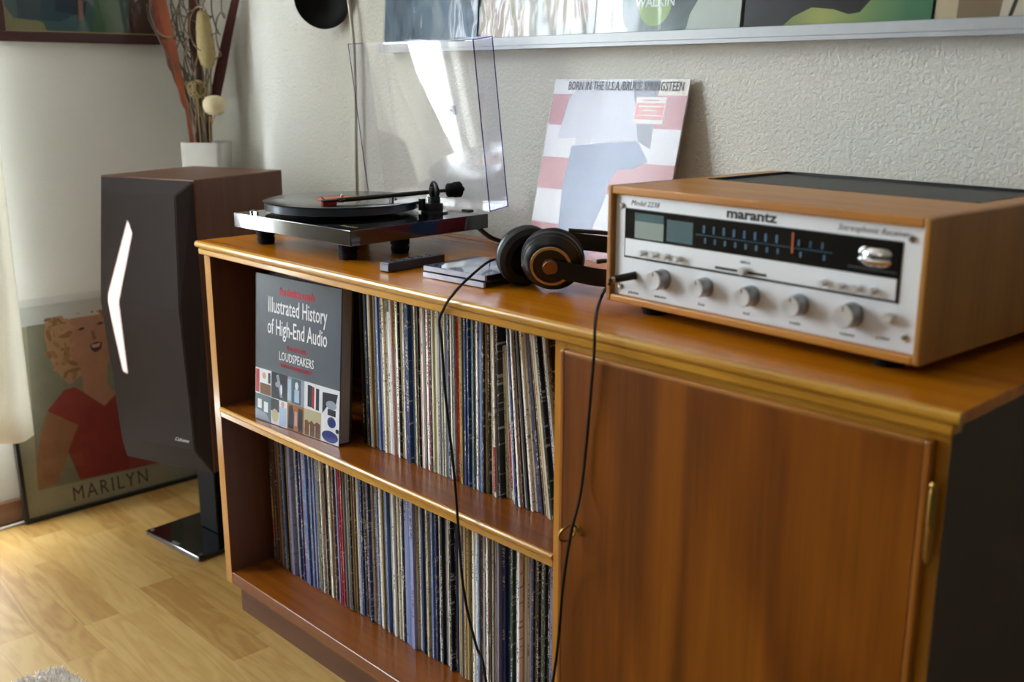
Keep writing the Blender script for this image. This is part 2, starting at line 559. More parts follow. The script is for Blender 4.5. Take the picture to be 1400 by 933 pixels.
# ---------------------------------------------------------------- records on the shelves
PAL = {
 'cream': ('cream', 'dcd5b8', 'k'), 'white': ('off-white', 'f2f2ee', 'k'), 'grey': ('pale grey', '9c9c9c', 'k'), 'black': ('black', '1a1a1e', 'w'),
 'navy': ('navy blue', '28366a', 'w'), 'slate': ('slate blue', '6880b0', 'w'), 'olive': ('olive', '837c46', 'k'), 'yellow': ('yellow', 'dcc83a', 'k'),
 'red': ('bright red', 'ee4a1e', 'w'), 'brown': ('brown', '5e4030', 'w'), 'lav': ('lavender grey', '8f90bc', 'k'), 'teal': ('teal', '3c6a78', 'w'),
 'pink': ('pink', 'b48890', 'k'), 'tan': ('tan', 'ab9468', 'k'), 'green': ('dark green', '33503e', 'w'), 'maroon': ('maroon', 'a01c38', 'w')}
def spine_mat(key):
    lab, col, ink = PAL[key]
    s = NT('record_' + key)
    c = lin(col)
    tc = s.n('ShaderNodeTexCoord')
    sp = s.n('ShaderNodeSeparateXYZ'); s.l(tc.outputs['Object'], sp.inputs[0])
    rnd_ = s.n('ShaderNodeObjectInfo').outputs['Random']
    def nz(xs, zs, sc, k, det=1):
        cb = s.n('ShaderNodeCombineXYZ')
        s.l(s.math('MULTIPLY', sp.outputs[0], xs), cb.inputs[0])
        s.l(s.math('MULTIPLY_ADD', rnd_, k, 3.0), cb.inputs[1])
        s.l(s.math('MULTIPLY', sp.outputs[2], zs), cb.inputs[2])
        return s.noise(cb.outputs[0], sc, det)
    val = s.n('ShaderNodeHueSaturation')
    val.inputs['Color'].default_value = c
    s.l(s.math('MULTIPLY_ADD', rnd_, 0.5, 0.80), val.inputs['Value'])
    s.l(s.math('MULTIPLY_ADD', nz(0, 1, 1, 91.0), 0.03, 0.485), val.inputs['Hue'])
    base = val.outputs[0]
    # printed title: letters within the middle of the spine, in two or three runs
    band = s.math('LESS_THAN', s.math('ABSOLUTE', sp.outputs[0]), 0.27)
    runs = s.math('GREATER_THAN', nz(0, 1, 11, 53.0), 0.55)
    ltr = s.math('GREATER_THAN', nz(1.3, 420, 1, 17.0), 0.52)
    ink_f = s.math('MULTIPLY', s.math('MULTIPLY', band, runs), ltr)
    inkc = lin('1c1c22') if ink == 'k' else lin('c8c8c4')
    colr = s.mix(s.math('MULTIPLY', ink_f, 0.8), base, inkc)
    wear = s.math('GREATER_THAN', nz(2.5, 160, 1, 29.0, 3), 0.62)
    worn = s.math('MULTIPLY', wear, s.math('GREATER_THAN', s.math('FRACT', s.math('MULTIPLY', rnd_, 7.3)), 0.3))
    colr = s.mix(s.math('MULTIPLY', worn, 0.7), colr, lin('c9c4b8') if ink == 'w' else lin('6e675c'))
    s.l(colr, s.b.inputs['Base Color'])
    s.b.inputs['Roughness'].default_value = 0.5
    return s.m
SPM = {k: spine_mat(k) for k in PAL}
def sleeve_mesh(h):
    m = MB()
    m.box((-.5, 0, 0), (.5, h, h))
    # thin spine set a touch forward with rounded ends
    m.box((-.44, -.0012, .0015), (.44, .001, h - .0015))
    return m.build('record', SPM['cream'], mesh_only=True)
ME12, ME10 = sleeve_mesh(.3135), sleeve_mesh(.250)
ORD = ['first', 'second', 'third', 'fourth', 'fifth', 'sixth', 'seventh', 'eighth', 'ninth', 'tenth', 'eleventh', 'twelfth', 'thirteenth', 'fourteenth', 'fifteenth', 'sixteenth', 'seventeenth', 'eighteenth', 'nineteenth', 'twentieth']
def ordinal(n):
    if n <= 20: return ORD[n - 1]
    tens = {2: 'twenty', 3: 'thirty', 4: 'forty', 5: 'fifty'}
    t, u = divmod(n, 10)
    return tens[t] + '-' + ORD[u - 1] if u else tens[t][:-1] + 'ieth'
counts = {}
def record(key, x, yf, z, t, tilt, shelf, mesh=ME12, bands=(), word='record'):
    k2 = (key, shelf); counts[k2] = counts.get(k2, 0) + 1
    o = bpy.data.objects.new('record', mesh)
    COL.objects.link(o)
    o.scale = (t, 1, 1)
    o.location = (x + t / 2, yf, z)
    o.rotation_euler = (0, -tilt, 0)
    o.material_slots[0].link = 'OBJECT'
    o.material_slots[0].material = SPM[key]
    lean = 'leaning ' if tilt > R(2) else ''
    extra = ''
    if bands:
        extra = ' part %s' % PAL[bands[0][0]][0]
    size = 'short ' if mesh is ME10 else ''
    tag(o, '%s%s record spine%s, %s %s one from left, %s shelf' % ('' if extra else lean, (size + PAL[key][0]), extra, ordinal(counts[k2]), PAL[key][0], shelf), 'record', 'records on the %s shelf' % shelf)
    for bk, z0, z1 in bands:
        b = MB().box((-.46, -.0022, z0), (.46, -.0010, z1)).build('spine_band', SPM[bk], o)
        b['label'] = PAL[bk][0] + ' stretch of the spine'
    return o
rg = random.Random(11)
ZU, ZLW = .4607, .0932
# upper row: (colour, width in photo units, bands)
up = [('black', 10), ('black', 6), ('olive', 9), ('navy', 7), ('black', 6), ('cream', 7), ('tan', 6), ('cream', 6), ('black', 6), ('brown', 6), ('slate', 9), ('lav', 13), ('black', 4), ('cream', 8), ('white', 6),
 ('white', 9, ('green', .26, .312)), ('white', 6), ('pink', 5), ('cream', 8, ('yellow', .20, .312)), ('cream', 7), ('white', 7), ('black', 4), ('cream', 7), ('white', 6), ('black', 15), ('navy', 13), ('slate', 15), ('navy', 5), ('cream', 6), ('white', 5),
 ('black', 4), ('brown', 6), ('pink', 5), ('white', 5), ('black', 5), ('tan', 6), ('white', 7), ('maroon', 5), ('black', 6), ('cream', 6), ('olive', 7), ('cream', 7), ('grey', 8), ('white', 6), ('grey', 7), ('cream', 6), ('black', 6), ('slate', 5), ('black', 6), ('white', 6), ('grey', 8),
 ('red', 14), ('cream', 5), ('olive', 8), ('black', 4), ('navy', 7), ('white', 5), ('navy', 6), ('cream', 6), ('black', 6), ('teal', 6), ('brown', 5), ('white', 5), ('navy', 7), ('slate', 8), ('black', 6), ('tan', 6), ('black', 6)]
x = .404
unit = (.747 - .404) / sum(e[1] for e in up)
for e in up:
    t = e[1] * unit
    record(e[0], x, .085 + rg.uniform(-.004, .004), ZU, t - .0002, R(rg.uniform(0, .15)), 'upper', bands=e[2:])
    x += t
lean = [('white', 5.0, 0, ('red', .21, .312)), ('tan', 4.2, 0), ('white', 4.6, 0, ('maroon', .01, .085)), ('black', 6.5, 0), ('cream', 4.2, 1), ('cream', 4.4, 1), ('cream', 4.2, 1, ('maroon', .02, .13)), ('brown', 4.4, 1),
 ('white', 4.2, 0), ('navy', 4.4, 0), ('white', 4.6, 0), ('brown', 4.2, 0), ('grey', 4.4, 0), ('black', 5, 0), ('white', 5, 0), ('white', 4.4, 0), ('navy', 4.6, 0), ('black', 4.6, 0), ('brown', 4.2, 0),
 ('white', 4.4, 0), ('tan', 4.2, 0), ('cream', 4.2, 0), ('black', 5.5, 0), ('navy', 4.6, 0), ('white', 4.2, 0), ('tan', 4, 0), ('grey', 4, 0), ('black', 4, 0)]
ptilt = R(.2)
x += .0006
tot = len(lean)
for i, e in enumerate(lean):
    tl = R(min(7.6, 0.2 + 10.5 * (i + 1) / tot))
    t = e[1] / 1000
    x += .3135 * (math.tan(tl) - math.tan(ptilt)) if i else 0
    if x + t * 1.03 > .969: break
    record(e[0], x + .0002, .087 + (.008 if e[2] else rg.uniform(-.004, .004)), ZU + math.sin(tl) * t * 0.0, t - .0003, tl, 'upper', ME10 if e[2] else ME12, e[3:])
    x += t / math.cos(tl)
    ptilt = tl
# lower row
seq = [('black', 7), ('teal', 7, ('red', .05, .10), ('yellow', .10, .16)), ('brown', 5), ('tan', 4), ('brown', 5), ('grey', 6), ('brown', 5), ('tan', 5), ('grey', 6), ('brown', 5), ('slate', 5), ('navy', 5), ('cream', 5), ('black', 4), ('tan', 5), ('white', 4), ('black', 5), ('lav', 10),
 ('teal', 5), ('black', 5), ('cream', 5), ('white', 5), ('navy', 5), ('white', 4), ('navy', 6), ('red', 3), ('brown', 5), ('slate', 9), ('slate', 7), ('black', 4), ('white', 5), ('slate', 8), ('lav', 7), ('slate', 6), ('yellow', 7), ('olive', 5), ('black', 5), ('white', 4)]
pool = ['black'] * 9 + ['white'] * 11 + ['cream'] * 7 + ['navy'] * 6 + ['grey'] * 6 + ['tan'] * 3 + ['slate'] * 4 + ['brown'] * 4 + ['olive'] * 2 + ['teal'] * 3 + ['maroon'] * 1 + ['pink'] * 1 + ['lav'] * 2 + ['green'] * 1
x = .0335
NL = 178
xs = []
for i in range(NL):
    if i < len(seq): e = seq[i]
    else:
        f = i / NL
        if .515 < f < .535: e = (('lav', 'slate', 'slate', 'lav')[i % 4], 8)
        elif .79 < f < .80: e = ('navy', 9)
        elif .905 < f < .913: e = ('lav', 10)
        elif .940 < f < .946: e = ('maroon', 6)
        else: e = (rg.choice(pool), rg.choice((4, 4.5, 5, 5, 5.5, 6)))
    xs.append(e)
unit = (.969 - .0335) / sum(e[1] for e in xs)
for e in xs:
    t = e[1] * unit
    yf = .094 + rg.uniform(-.005, .005) - (.006 if e[0] in ('lav',) else 0)
    record(e[0], x, yf, ZLW, t - .0002, 0, 'lower', bands=e[2:])
    x += t

# ---------------------------------------------------------------- big book
by, bl = R(4.9), R(4.3)
bk = thing('book', 'thick hardback audio book with grey cover and photo strip on the upper shelf', 'book', (.137, .015, .4608), (-bl, 0, by))
BW, BH, BT = .256, .290, .030
M_cover = pm('book_cover', '4c5562', 0.3, coat=0.15, var=0.15, vs=9)
box((0, 0, 0), (BW, .003, BH), 0.0008).build('front_cover', M_cover, bk)
box((0, BT - .003, 0), (BW, BT, BH), 0.0008).build('back_cover', M_black, bk)
box((-.002, 0, 0), (.003, BT, BH), 0.0008).build('spine', M_black, bk)
s = NT('page_edges')
s.l(s.ramp(s.noise(s.coord('Object', (0.02, 900, 0.02)), 1, 1), [(0.3, '8c8684'), (0.7, 'bcb4b0')]), s.b.inputs['Base Color'])
box((.003, .003, .004), (BW - .004, BT - .003, BH - .004)).build('page_block', s.m, bk)
fy = -.0004
for body, z, sz, sx, m_, b_ in (('the absolute sound\'s', .2565, .021, .60, M_rprint, .0006), ('Illustrated History', .2195, .043, .56, M_wprint, .0003), ('of High-End Audio', .178, .043, .56, M_wprint, .0003),
                            ('VOLUME ONE', .1535, .0125, .75, M_rprint, 0), ('LOUDSPEAKERS', .1310, .024, .62, M_wprint, .0001), ('EDITED BY ROBERT HARLEY', .1185, .0105, .72, M_rprint, 0)):
    text(body, 'lettering', m_, bk, (.128, fy, z), UPR, sz, sx, 0.0002, bold=b_)
# strip of photographs: ten flat prints
ph = {k: pm('photo_' + k, c, 0.25, coat=0.2) for k, c in dict(white='d9dbe4', dark='1e2638', brown='6a4632', orange='9a6238', grey='8c95a6', blue='27367e', skin='c0988a', sand='b3a98a', red='a02434', pale='a9bcd8', teal='44606a').items()}
def photo(ix, iz, base, shapes):
    w, hh = BW / 5, .0515
    x0, z0 = ix * w, .001 + (1 - iz) * hh
    keys = [base] + [k for k, _ in shapes]
    m = MB()
    m.poly([(x0, 0, z0), (x0 + w, 0, z0), (x0 + w, 0, z0 + hh), (x0, 0, z0 + hh)], .0002, (0, -1, 0))
    for i, (k, pts) in enumerate(shapes):
        m.mi = i + 1
        m.poly([(x0 + px * w, -.0002, z0 + pz * hh) for px, pz in pts], .0001 + .00005 * i, (0, -1, 0))
    m.build('cover_photo', [ph[k] for k in keys], bk)
def rc(a, b, c, d): return [(a, b), (c, b), (c, d), (a, d)]
def el(cx, cz, rx, rz, n=14): return [(cx + rx * math.cos(2 * math.pi * i / n), cz + rz * math.sin(2 * math.pi * i / n)) for i in range(n)]
photo(0, 0, 'white', [('red', rc(.02, .05, .25, .95)), ('brown', rc(.3, .02, .98, .45)), ('skin', el(.55, .75, .12, .13)), ('dark', rc(.8, .5, .95, .9))])
photo(1, 0, 'dark', [('grey', [(.3, .9), (.45, .95), (.6, .5), (.7, .1), (.55, .1), (.42, .55)]), ('white', el(.62, .4, .06, .2)), ('grey', el(.35, .55, .1, .1))])
photo(2, 0, 'grey', [('pale', rc(0, .1, .2, .9)), ('teal', rc(.25, .03, .8, .97)), ('white', el(.55, .72, .1, .15)), ('pale', rc(.42, .1, .7, .58))])
photo(3, 0, 'white', [('dark', rc(.2, .1, .45, .9)), ('red', rc(.45, .08, .58, .88)), ('dark', rc(.68, .06, .86, .86))])
photo(4, 0, 'white', [('dark', [(.05, .8), (.9, .85), (.8, .45), (.3, .3), (.05, .02)]), ('grey', el(.55, .4, .3, .16)), ('dark', rc(.35, .02, .8, .25))])
photo(0, 1, 'teal', [('white', rc(.15, .45, .4, .8)), ('white', rc(.55, .35, .8, .75)), ('grey', [(.02, .02), (.98, .02), (.7, .3), (.02, .4)])])
photo(1, 1, 'white', [('dark', rc(.0, .5, .5, .98)), ('sand', el(.25, .35, .22, .25)), ('pale', rc(.52, .02, .96, .75)), ('skin', el(.72, .85, .1, .12))])
photo(2, 1, 'orange', [('dark', [(.05, .02), (.1, .9), (.3, .95), (.4, .6), (.38, .02)]), ('dark', rc(.66, .02, .92, .9)), ('skin', rc(.44, .2, .6, .75))])
photo(3, 1, 'sand', [('brown', [(.05, .02), (.05, .55), (.2, .6), (.3, .5), (.45, .62), (.6, .5), (.75, .62), (.95, .55), (.95, .02)]), ('sand', rc(.3, .02, .36, .45)), ('grey', rc(.62, .02, .68, .45))])
photo(4, 1, 'white', [('blue', el(.5, .24, .46, .22)), ('blue', el(.58, .78, .24, .2)), ('dark', el(.56, .8, .08, .1)), ('dark', el(.9, .52, .09, .08))])

# ---------------------------------------------------------------- receiver
rc_yaw = math.atan2(-.026, .4615)
rv = thing('stereo_receiver', 'vintage silver faced stereo receiver in a teak case at the right of the sideboard top', 'receiver', (.979, .091, .80), (0, 0, rc_yaw))
RW, RD, RZ0, RZ1 = .462, .366, .015, .172
def rbox(*a, **k): return box(*a, **k)
box((0, 0, RZ0), (.008, RD, RZ1), .002, 2).build('case_side_panel', M_casey, rv)
box((RW - .0085, 0, RZ0), (RW, RD, RZ1), .002, 2).build('case_side_panel', M_casey, rv)
m = MB()
m.box((.008, 0, RZ1 - .011), (RW - .0085, .172, RZ1), .002, 2)
m.box((.008, .172, RZ1 - .011), (.030, RD, RZ1)); m.box((RW - .036, .172, RZ1 - .011), (RW - .0085, RD, RZ1)); m.box((.030, RD - .006, RZ1 - .011), (RW - .036, RD, RZ1))
m.build('case_top_panel', M_case, rv)
m = MB(); m.box((.008, 0, RZ0), (RW - .0085, RD, RZ0 + .0095), .002, 2); m.build('case_bottom_panel', M_case, rv)
m = MB(); m.box((.008, RD - .006, RZ0 + .01), (RW - .0085, RD - .002, RZ1 - .011)); m.build('case_back_panel', M_black, rv)
s = NT('perforated_metal')
vv = s.coord('Object', (1, 1, 1))
vo = s.n('ShaderNodeTexVoronoi', _Scale=260.0, _Randomness=0.0); s.l(vv, vo.inputs['Vector'])
hol = s.math('LESS_THAN', vo.outputs['Distance'], 0.33)
s.l(s.mix(hol, lin('19191c'), lin('030304')), s.b.inputs['Base Color']); s.b.inputs['Roughness'].default_value = 0.45; s.b.inputs['Metallic'].default_value = 0.3
rbox((.030, .172, RZ1 - .004), (RW - .036, RD - .006, RZ1 - .0025)).build('vent_grille', s.m, rv)
m = MB(); m.box((.030, .172, RZ1 - .006), (.034, RD - .006, RZ1 + .001)); m.box((RW - .040, .172, RZ1 - .006), (RW - .036, RD - .006, RZ1 + .001)); m.box((.034, .172, RZ1 - .006), (RW - .040, .176, RZ1 + .0006)); m.box((.034, RD - .010, RZ1 - .006), (RW - .040, RD - .006, RZ1 + .001))
m.build('vent_rim', M_black, rv)
for px, py in ((.056, .04), (.406, .04), (.056, .33), (.406, .33)):
    MB().lathe([(0, 0), (.017, 0), (.020, .015), (0, .015)], 20, Matrix.Translation((px, py, 0))).build('foot', M_rubber, rv)
fz = RZ0
rbox((.0084, .008, fz + .0098), (RW - .0088, .013, fz + .1455), .0006).build('faceplate', M_face, rv)
m = MB(); m.box((.026, .0072, fz + .0620), (.4285, .0082, fz + .1285)); m.build('display_bezel', M_ink, rv)
rbox((.0290, .0055, fz + .0650), (.4255, .0073, fz + .0880), .0003).build('control_strip', M_face, rv)
rbox((.028, .0062, fz + .0890), (.4265, .0072, fz + .1275)).build('dial_window', M_fglass, rv)
rbox((.0455, .0058, fz + .0905), (.0960, .0063, fz + .1200)).build('tuning_meter', M_meter, rv)
rbox((.1015, .0058, fz + .0920), (.1445, .0063, fz + .1200)).build('signal_meter', M_meterd, rv)
m = MB(); m.box((.0470, .0055, fz + .1185), (.0495, .0059, fz + .1235)); m.box((.0455, .0055, fz + .1130), (.0960, .0059, fz + .1240)); 
m.build('meter_hood', pm('meter_hood_teal', '2c5456', 0.4), rv)
m = MB()
rr = random.Random(3)
for i in range(12):
    X = .160 + i * .0155
    if i == 8: continue
    m.box((X, .0060, fz + .109), (X + (.0035 if i < 8 else .0025), .0063, fz + .1185 - (.002 if i > 8 else 0)))
    if i % 2 or i < 8:
        m.box((X + .003, .0060, fz + .0965), (X + .006, .0063, fz + .103))
m.box((.150, .0060, fz + .1060), (.345, .0063, fz + .1067))
m.build('dial_scale', M_teal, rv)
rbox((.2915, .0055, fz + .100), (.2940, .0062, fz + .1240)).build('dial_pointer', M_orange, rv)
MB().lathe([(0, 0), (.023, 0), (.0262, .003), (.0275, .0065), (.0258, .0085), (.0258, .0115), (.0275, .0135), (.0262, .0175), (.023, .0205), (0, .0205)], 36,
           Matrix.Translation((.3975, .0245, fz + .0985))).build('tuning_wheel', M_chrome, rv, True)
rbox((.366, .0058, fz + .0935), (.4255, .0063, fz + .0960)).build('wheel_recess_edge', M_ink, rv)
AX = zto((0, -1, 0))
def along(x, z, y=.008): return Matrix.Translation((x, y, z)) @ AX
for i, (kx, kr) in enumerate(((.0960, .0130), (.1672, .0118), (.2376, .0122), (.3066, .0122), (.3750, .0135))):
    k = MB().lathe([(kr * 1.05, 0), (kr * 1.05, .003), (kr, .0035), (kr * .97, .0185), (0, .0185)], 32, along(kx, fz + .0415)).build('knob', M_kside, rv, True)
    MB().lathe([(kr * .97, .0186), (kr * .9, .0202), (kr * .3, .0196), (0, .0196)], 32, along(kx, fz + .0415)).build('knob_face', M_knob, k, True)
    kn = MB().box((kx - .0005, -.0122, fz + .0415 + kr * .45), (kx + .0005, -.0118, fz + .0415 + kr * .9)).build('knob_pointer', M_ink, k)
for bx in (.0636, .0843, .1046, .1256, .3390, .3605, .3815, .4003):
    MB().lathe([(.0042, 0), (.0042, .009), (.0036, .0098), (0, .0098)], 16, along(bx, fz + .0725, .0055)).build('push_button', M_knob, rv, True)
MB().lathe([(.0062, 0), (.0062, .010), (.0055, .011), (0, .011)], 20, along(.4205, fz + .0460)).build('power_button', M_knob, rv, True)
rbox((.183, .0050, fz + .0675), (.2594, .0056, fz + .0705)).build('slider_slot', M_ink, rv)
MB().lathe([(.0050, 0), (.0050, .008), (.0042, .009), (0, .009)], 16, along(.2278, fz + .0710, .0052)).build('slider_knob', M_knob, rv, True)
for sx_, sz_ in ((.0210, .1310), (.4375, .1325), (.0207, .0220), (.4397, .0270)):
    MB().lathe([(.0040, 0), (.0040, .0015), (.0028, .0028), (0, .003)], 14, along(sx_, fz + sz_)).build('faceplate_screw', M_chrome, rv, True)
def rtext(b, x, z, size, sx=1.0, shear=0.0, bold=0.0):
    text(b, 'lettering', M_ink, rv, (x, .0079, fz + z), UPR, size, sx, .0002, shear=shear, bold=bold)
rtext('marantz', .2305, .1320, .0165, 1.35, 0, .0006)
rtext('Model 2238', .0600, .1330, .0098, 1.05, .35)
rtext('Stereophonic Receiver', .3910, .1335, .0098, .95, .4)
for b, x_, z_ in (('selector', .0920, .0155), ('bass', .1610, .0165), ('mid', .2310, .0165), ('treble', .3010, .0165), ('volume', .3700, .0160), ('phones', .0440, .0140), ('power', .4140, .0200)):
    rtext(b, x_, z_, .0058, 1.1, .3)
text('balance', 'lettering', M_ink, rv, (.2278, .0053, fz + .0795), UPR, .0045, 1.1, .0002, shear=.3)

# ---------------------------------------------------------------- turntable
ty = math.atan2(.017, .362)
TL = Vector((.092, .020, .80))
tt = thing('turntable', 'gloss black turntable with raised clear dust cover on the sideboard', 'turntable', TL, (0, 0, ty))
TW, TD, TZ0, TZ1 = .362, .328, .0345, .062
box((0, 0, TZ0), (TW, TD, TZ1), .0012, 2).build('plinth', M_gblack, tt)
for fx, fy_ in ((.026, .052), (.290, .048), (.026, .285), (.300, .160), (.330, .285)):
    if (fx, fy_) == (.330, .285): continue
    MB().lathe([(0, 0), (.0155, 0), (.0172, .006), (.0172, .012), (.0150, .0125), (.0150, .0155), (.0178, .016), (.0178, .0345), (0, .0345)], 24, Matrix.Translation((fx, fy_, 0))).build('foot', M_rubber, tt, True)
def tl(p):
    """world point to turntable coordinates"""
    d = Vector(p) - TL
    c, s_ = math.cos(-ty), math.sin(-ty)
    return Vector((d.x * c - d.y * s_, d.x * s_ + d.y * c, d.z))
pc = tl((.212, .188, .862))
MB().lathe([(.075, 0), (.075, .006), (.0, .006)], 32, Matrix.Translation((pc.x, pc.y, TZ1))).build('sub_platter', M_black, tt, True)
MB().lathe([(.143, .006), (.1475, .007), (.1475, .0205), (.146, .0215), (0, .0215)], 72, Matrix.Translation((pc.x, pc.y, TZ1))).build('platter', pm('grey_steel_platter', '4a5058', 0.3, 0.6), tt, True)
MB().lathe([(.0035, .02), (.0035, .030), (.002, .032), (0, .032)], 12, Matrix.Translation((pc.x, pc.y, TZ1))).build('spindle', M_chrome, tt, True)
sw = MB().lathe([(.006, 0), (.006, .004), (.003, .006), (0, .006)], 14, Matrix.Translation((.030, .024, TZ1))); sw.box((.034, .021, TZ1), (.046, .026, TZ1 + .003))
sw.build('power_switch', M_chrome, tt, True)
text('Pro-Ject', 'lettering', pm('gold_print', 'b8a468', 0.35, 0.5), tt, (.318, .028, TZ1 + .0002), (0, 0, 0), .011, 1.2, .0002, shear=.3)
# tonearm
pb = tl((.356, .300, .862))
AZ = TZ1 + .040
ar = bpy.data.objects.new('tonearm', None); COL.objects.link(ar)
bpy.data.objects.remove(ar)
hs = tl(at(452, 275, 2, .893))
cw = Vector((pb.x, pb.y, AZ)); dirn = (hs - cw); dirn.normalize()
m = MB()
m.tube([cw + dirn * .012, hs - dirn * .012], .0042, 12, 1)
m.tube([cw - dirn * .012, cw - dirn * .055], .0035, 10, 1)
ta = m.build('tonearm', M_black, tt, True)
m = MB().lathe([(.026, 0), (.026, .003), (.017, .004), (.017, .018), (.012, .019), (.012, .030), (0, .030)], 28, Matrix.Translation((pb.x, pb.y, TZ1)))
m.lathe([(.007, 0), (.007, .022), (0, .022)], 12, Matrix.Translation((pb.x - .022, pb.y - .012, TZ1 + .004)))
m.tube([(pb.x - .022, pb.y - .012, TZ1 + .018), (pb.x - .050, pb.y - .040, TZ1 + .018), (pb.x - .062, pb.y - .046, TZ1 + .026)], .002, 8, 3)
m.build('tonearm_base', M_black, ta, True)
m = MB()
rg_c = [cw + (Vector((0, 0, 1)) * math.cos(a) + dirn.cross(Vector((0, 0, 1))).normalized() * math.sin(a)) * .0165 for a in [2 * math.pi * i / 28 for i in range(29)]]
m.tube(rg_c, .0042, 8, 1)
m.lathe([(0, -.009), (.009, -.008), (.010, 0), (.009, .008), (0, .009)], 16, zto(dirn, cw))
m.build('bearing_ring', M_black, ta, True)
MB().lathe([(0, 0), (.012, 0), (.0135, .002), (.0135, .010), (.0115, .0105), (.0115, .013), (.0150, .0135), (.0150, .026), (.013, .028), (.005, .028), (.004, .034), (0, .034)], 28, zto(-dirn, cw - dirn * .027)).build('counterweight', M_rubber, ta, True)
sdv = dirn.cross(Vector((0, 0, 1))).normalized()
hm = Matrix.Translation(hs) @ Matrix((dirn, sdv, dirn.cross(sdv) * -1)).transposed().to_4x4()
m = MB(); m.box((-.016, -.008, -.001), (.016, .008, .003), .001, mat=hm); m.tube([hs + sdv * .008 + dirn * .006, hs + sdv * .020 + dirn * .012 + Vector((0, 0, .006))], .0012, 6, 1)
m.build('headshell', M_black, ta)
m = MB(); m.box((-.010, -.007, -.0075), (.016, .007, -.001), .001, mat=hm); m.build('cartridge', pm('cartridge_red', 'a01a20', 0.3), ta)
m = MB()
for a_ in (-.004, .004):
    m.tube([hs + dirn * -.010 + sdv * a_ + Vector((0, 0, -.003)), hs - dirn * .022 + sdv * a_ * 1.4 + Vector((0, 0, .001)), hs - dirn * .032 + Vector((0, 0, .001))], .0007, 5, 3)
m.build('cartridge_wires', pm('wire_copper', 'c06a48', 0.4), ta)
lf = cw + dirn * .085
m = MB(); m.box((-.004, -.002, -.016), (.004, .002, -.004), mat=Matrix.Translation(lf)); m.build('arm_rest', M_black, ta)
# dust cover, hinged at the rear and leaning forward a little
CL = clear('clear_acrylic', (.955, .955, .98, 1), 1.0, 1.8, 0.01)
CE = clear('acrylic_edge', (.30, .28, .55, 1), 0.8, 1.6, 0.05)
LW, LH, LD, T_ = .366, .318, .050, .003
m = MB()
m.box((0, LD - T_, 0), (LW, LD, LH)); m.box((0, 0, 0), (T_, LD - T_, LH)); m.box((LW - T_, 0, 0), (LW, LD - T_, LH))
m.box((T_, 0, LH - T_), (LW - T_, LD - T_, LH)); m.box((T_, 0, 0), (LW - T_, LD - T_, T_))
m.mi = 1
e_ = .0012
m.box((LW - e_, LD - e_, 0), (LW + .0004, LD + .0004, LH)); m.box((LW * .70, LD - e_, LH - e_), (LW, LD + .0004, LH + .0004)); m.box((LW - e_, 0, LH - e_), (LW + .0004, LD, LH + .0004))
m.box((LW - e_, 0, -.0002), (LW + .0004, LD, e_)); m.box((LW - e_, -.0004, 0), (LW + .0004, e_, LH)); m.box((0, -.0004, 0), (e_, e_, LH)); m.box((0, -.0004, LH - .0006), (.05, e_, LH + .0004))
cv = m.build('dust_cover', [CL, CE], tt, loc=(-.002, TD + .003, TZ1 + .003), rot=(R(7.5), 0, 0))
m = MB(); m.box((LW * .615, LD - T_ - .0012, LH * .545), (LW * .685, LD - T_ - .0002, LH * .60)); m.mi = 1; m.lathe([(.0022, 0), (0, .0004)], 10, zto((0, -1, 0), (LW * .65, LD - T_ - .0014, LH * .572)))
m.build('cover_label', [clear('label_film', (.75, .77, .82, 1), 0.9), M_alu], cv)
for hx in (.05, .29):
    m = MB(); m.box((hx, TD - .004, TZ1 - .018), (hx + .022, TD + .012, TZ1 + .003), .002); m.build('cover_hinge', M_black, tt)
p0, p1 = at(650, 312, 1, .372), at(676, 327, 2, .803)
m = MB(); m.tube([tl((.425, .352, .834)), tl((.432, .375, .815)), tl((.437, .405, .8035)), tl((.44, .425, .8035))], 1.0, smooth=4, flat=(.013, .006, (1, -.6, .3))); m.build('signal_cable', M_black, tt)

# record on the platter
vr = thing('vinyl_record', 'black vinyl record with red label lying on the turntable platter', 'record', (.212, .188, .8840), (0, 0, 0))
s = NT('grooved_vinyl')
tcn = s.n('ShaderNodeTexCoord'); ln = s.n('ShaderNodeVectorMath', operation='LENGTH'); s.l(tcn.outputs['Object'], ln.inputs[0])
gro = s.math('SINE', s.math('MULTIPLY', ln.outputs['Value'], 5200.0))
s.b.inputs['Base Color'].default_value = lin('0b0b0d'); s.b.inputs['Roughness'].default_value = 0.2; s.b.inputs['Coat Weight'].default_value = 0.3
s.bump(gro, 0.12, 0.0002)
MB().lathe([(.0036, -.0004), (.1490, -.0004), (.1505, .0004), (.1490, .0012), (.052, .0012), (.0500, .0010), (.0036, .0010)], 72).build('disc', s.m, vr, True)
lb = MB().lathe([(.0037, .0008), (.0495, .0008), (.0495, .0013), (.0037, .0013)], 48).build('record_label', pm('label_red', 'cc3a26', 0.4), vr)
m = MB(); m.lathe([(.030, .00125), (.047, .00125), (.047, .0015), (.030, .0015)], 40, cap=False); m.build('label_ring', pm('label_orange', 'd9622e', 0.4), lb)

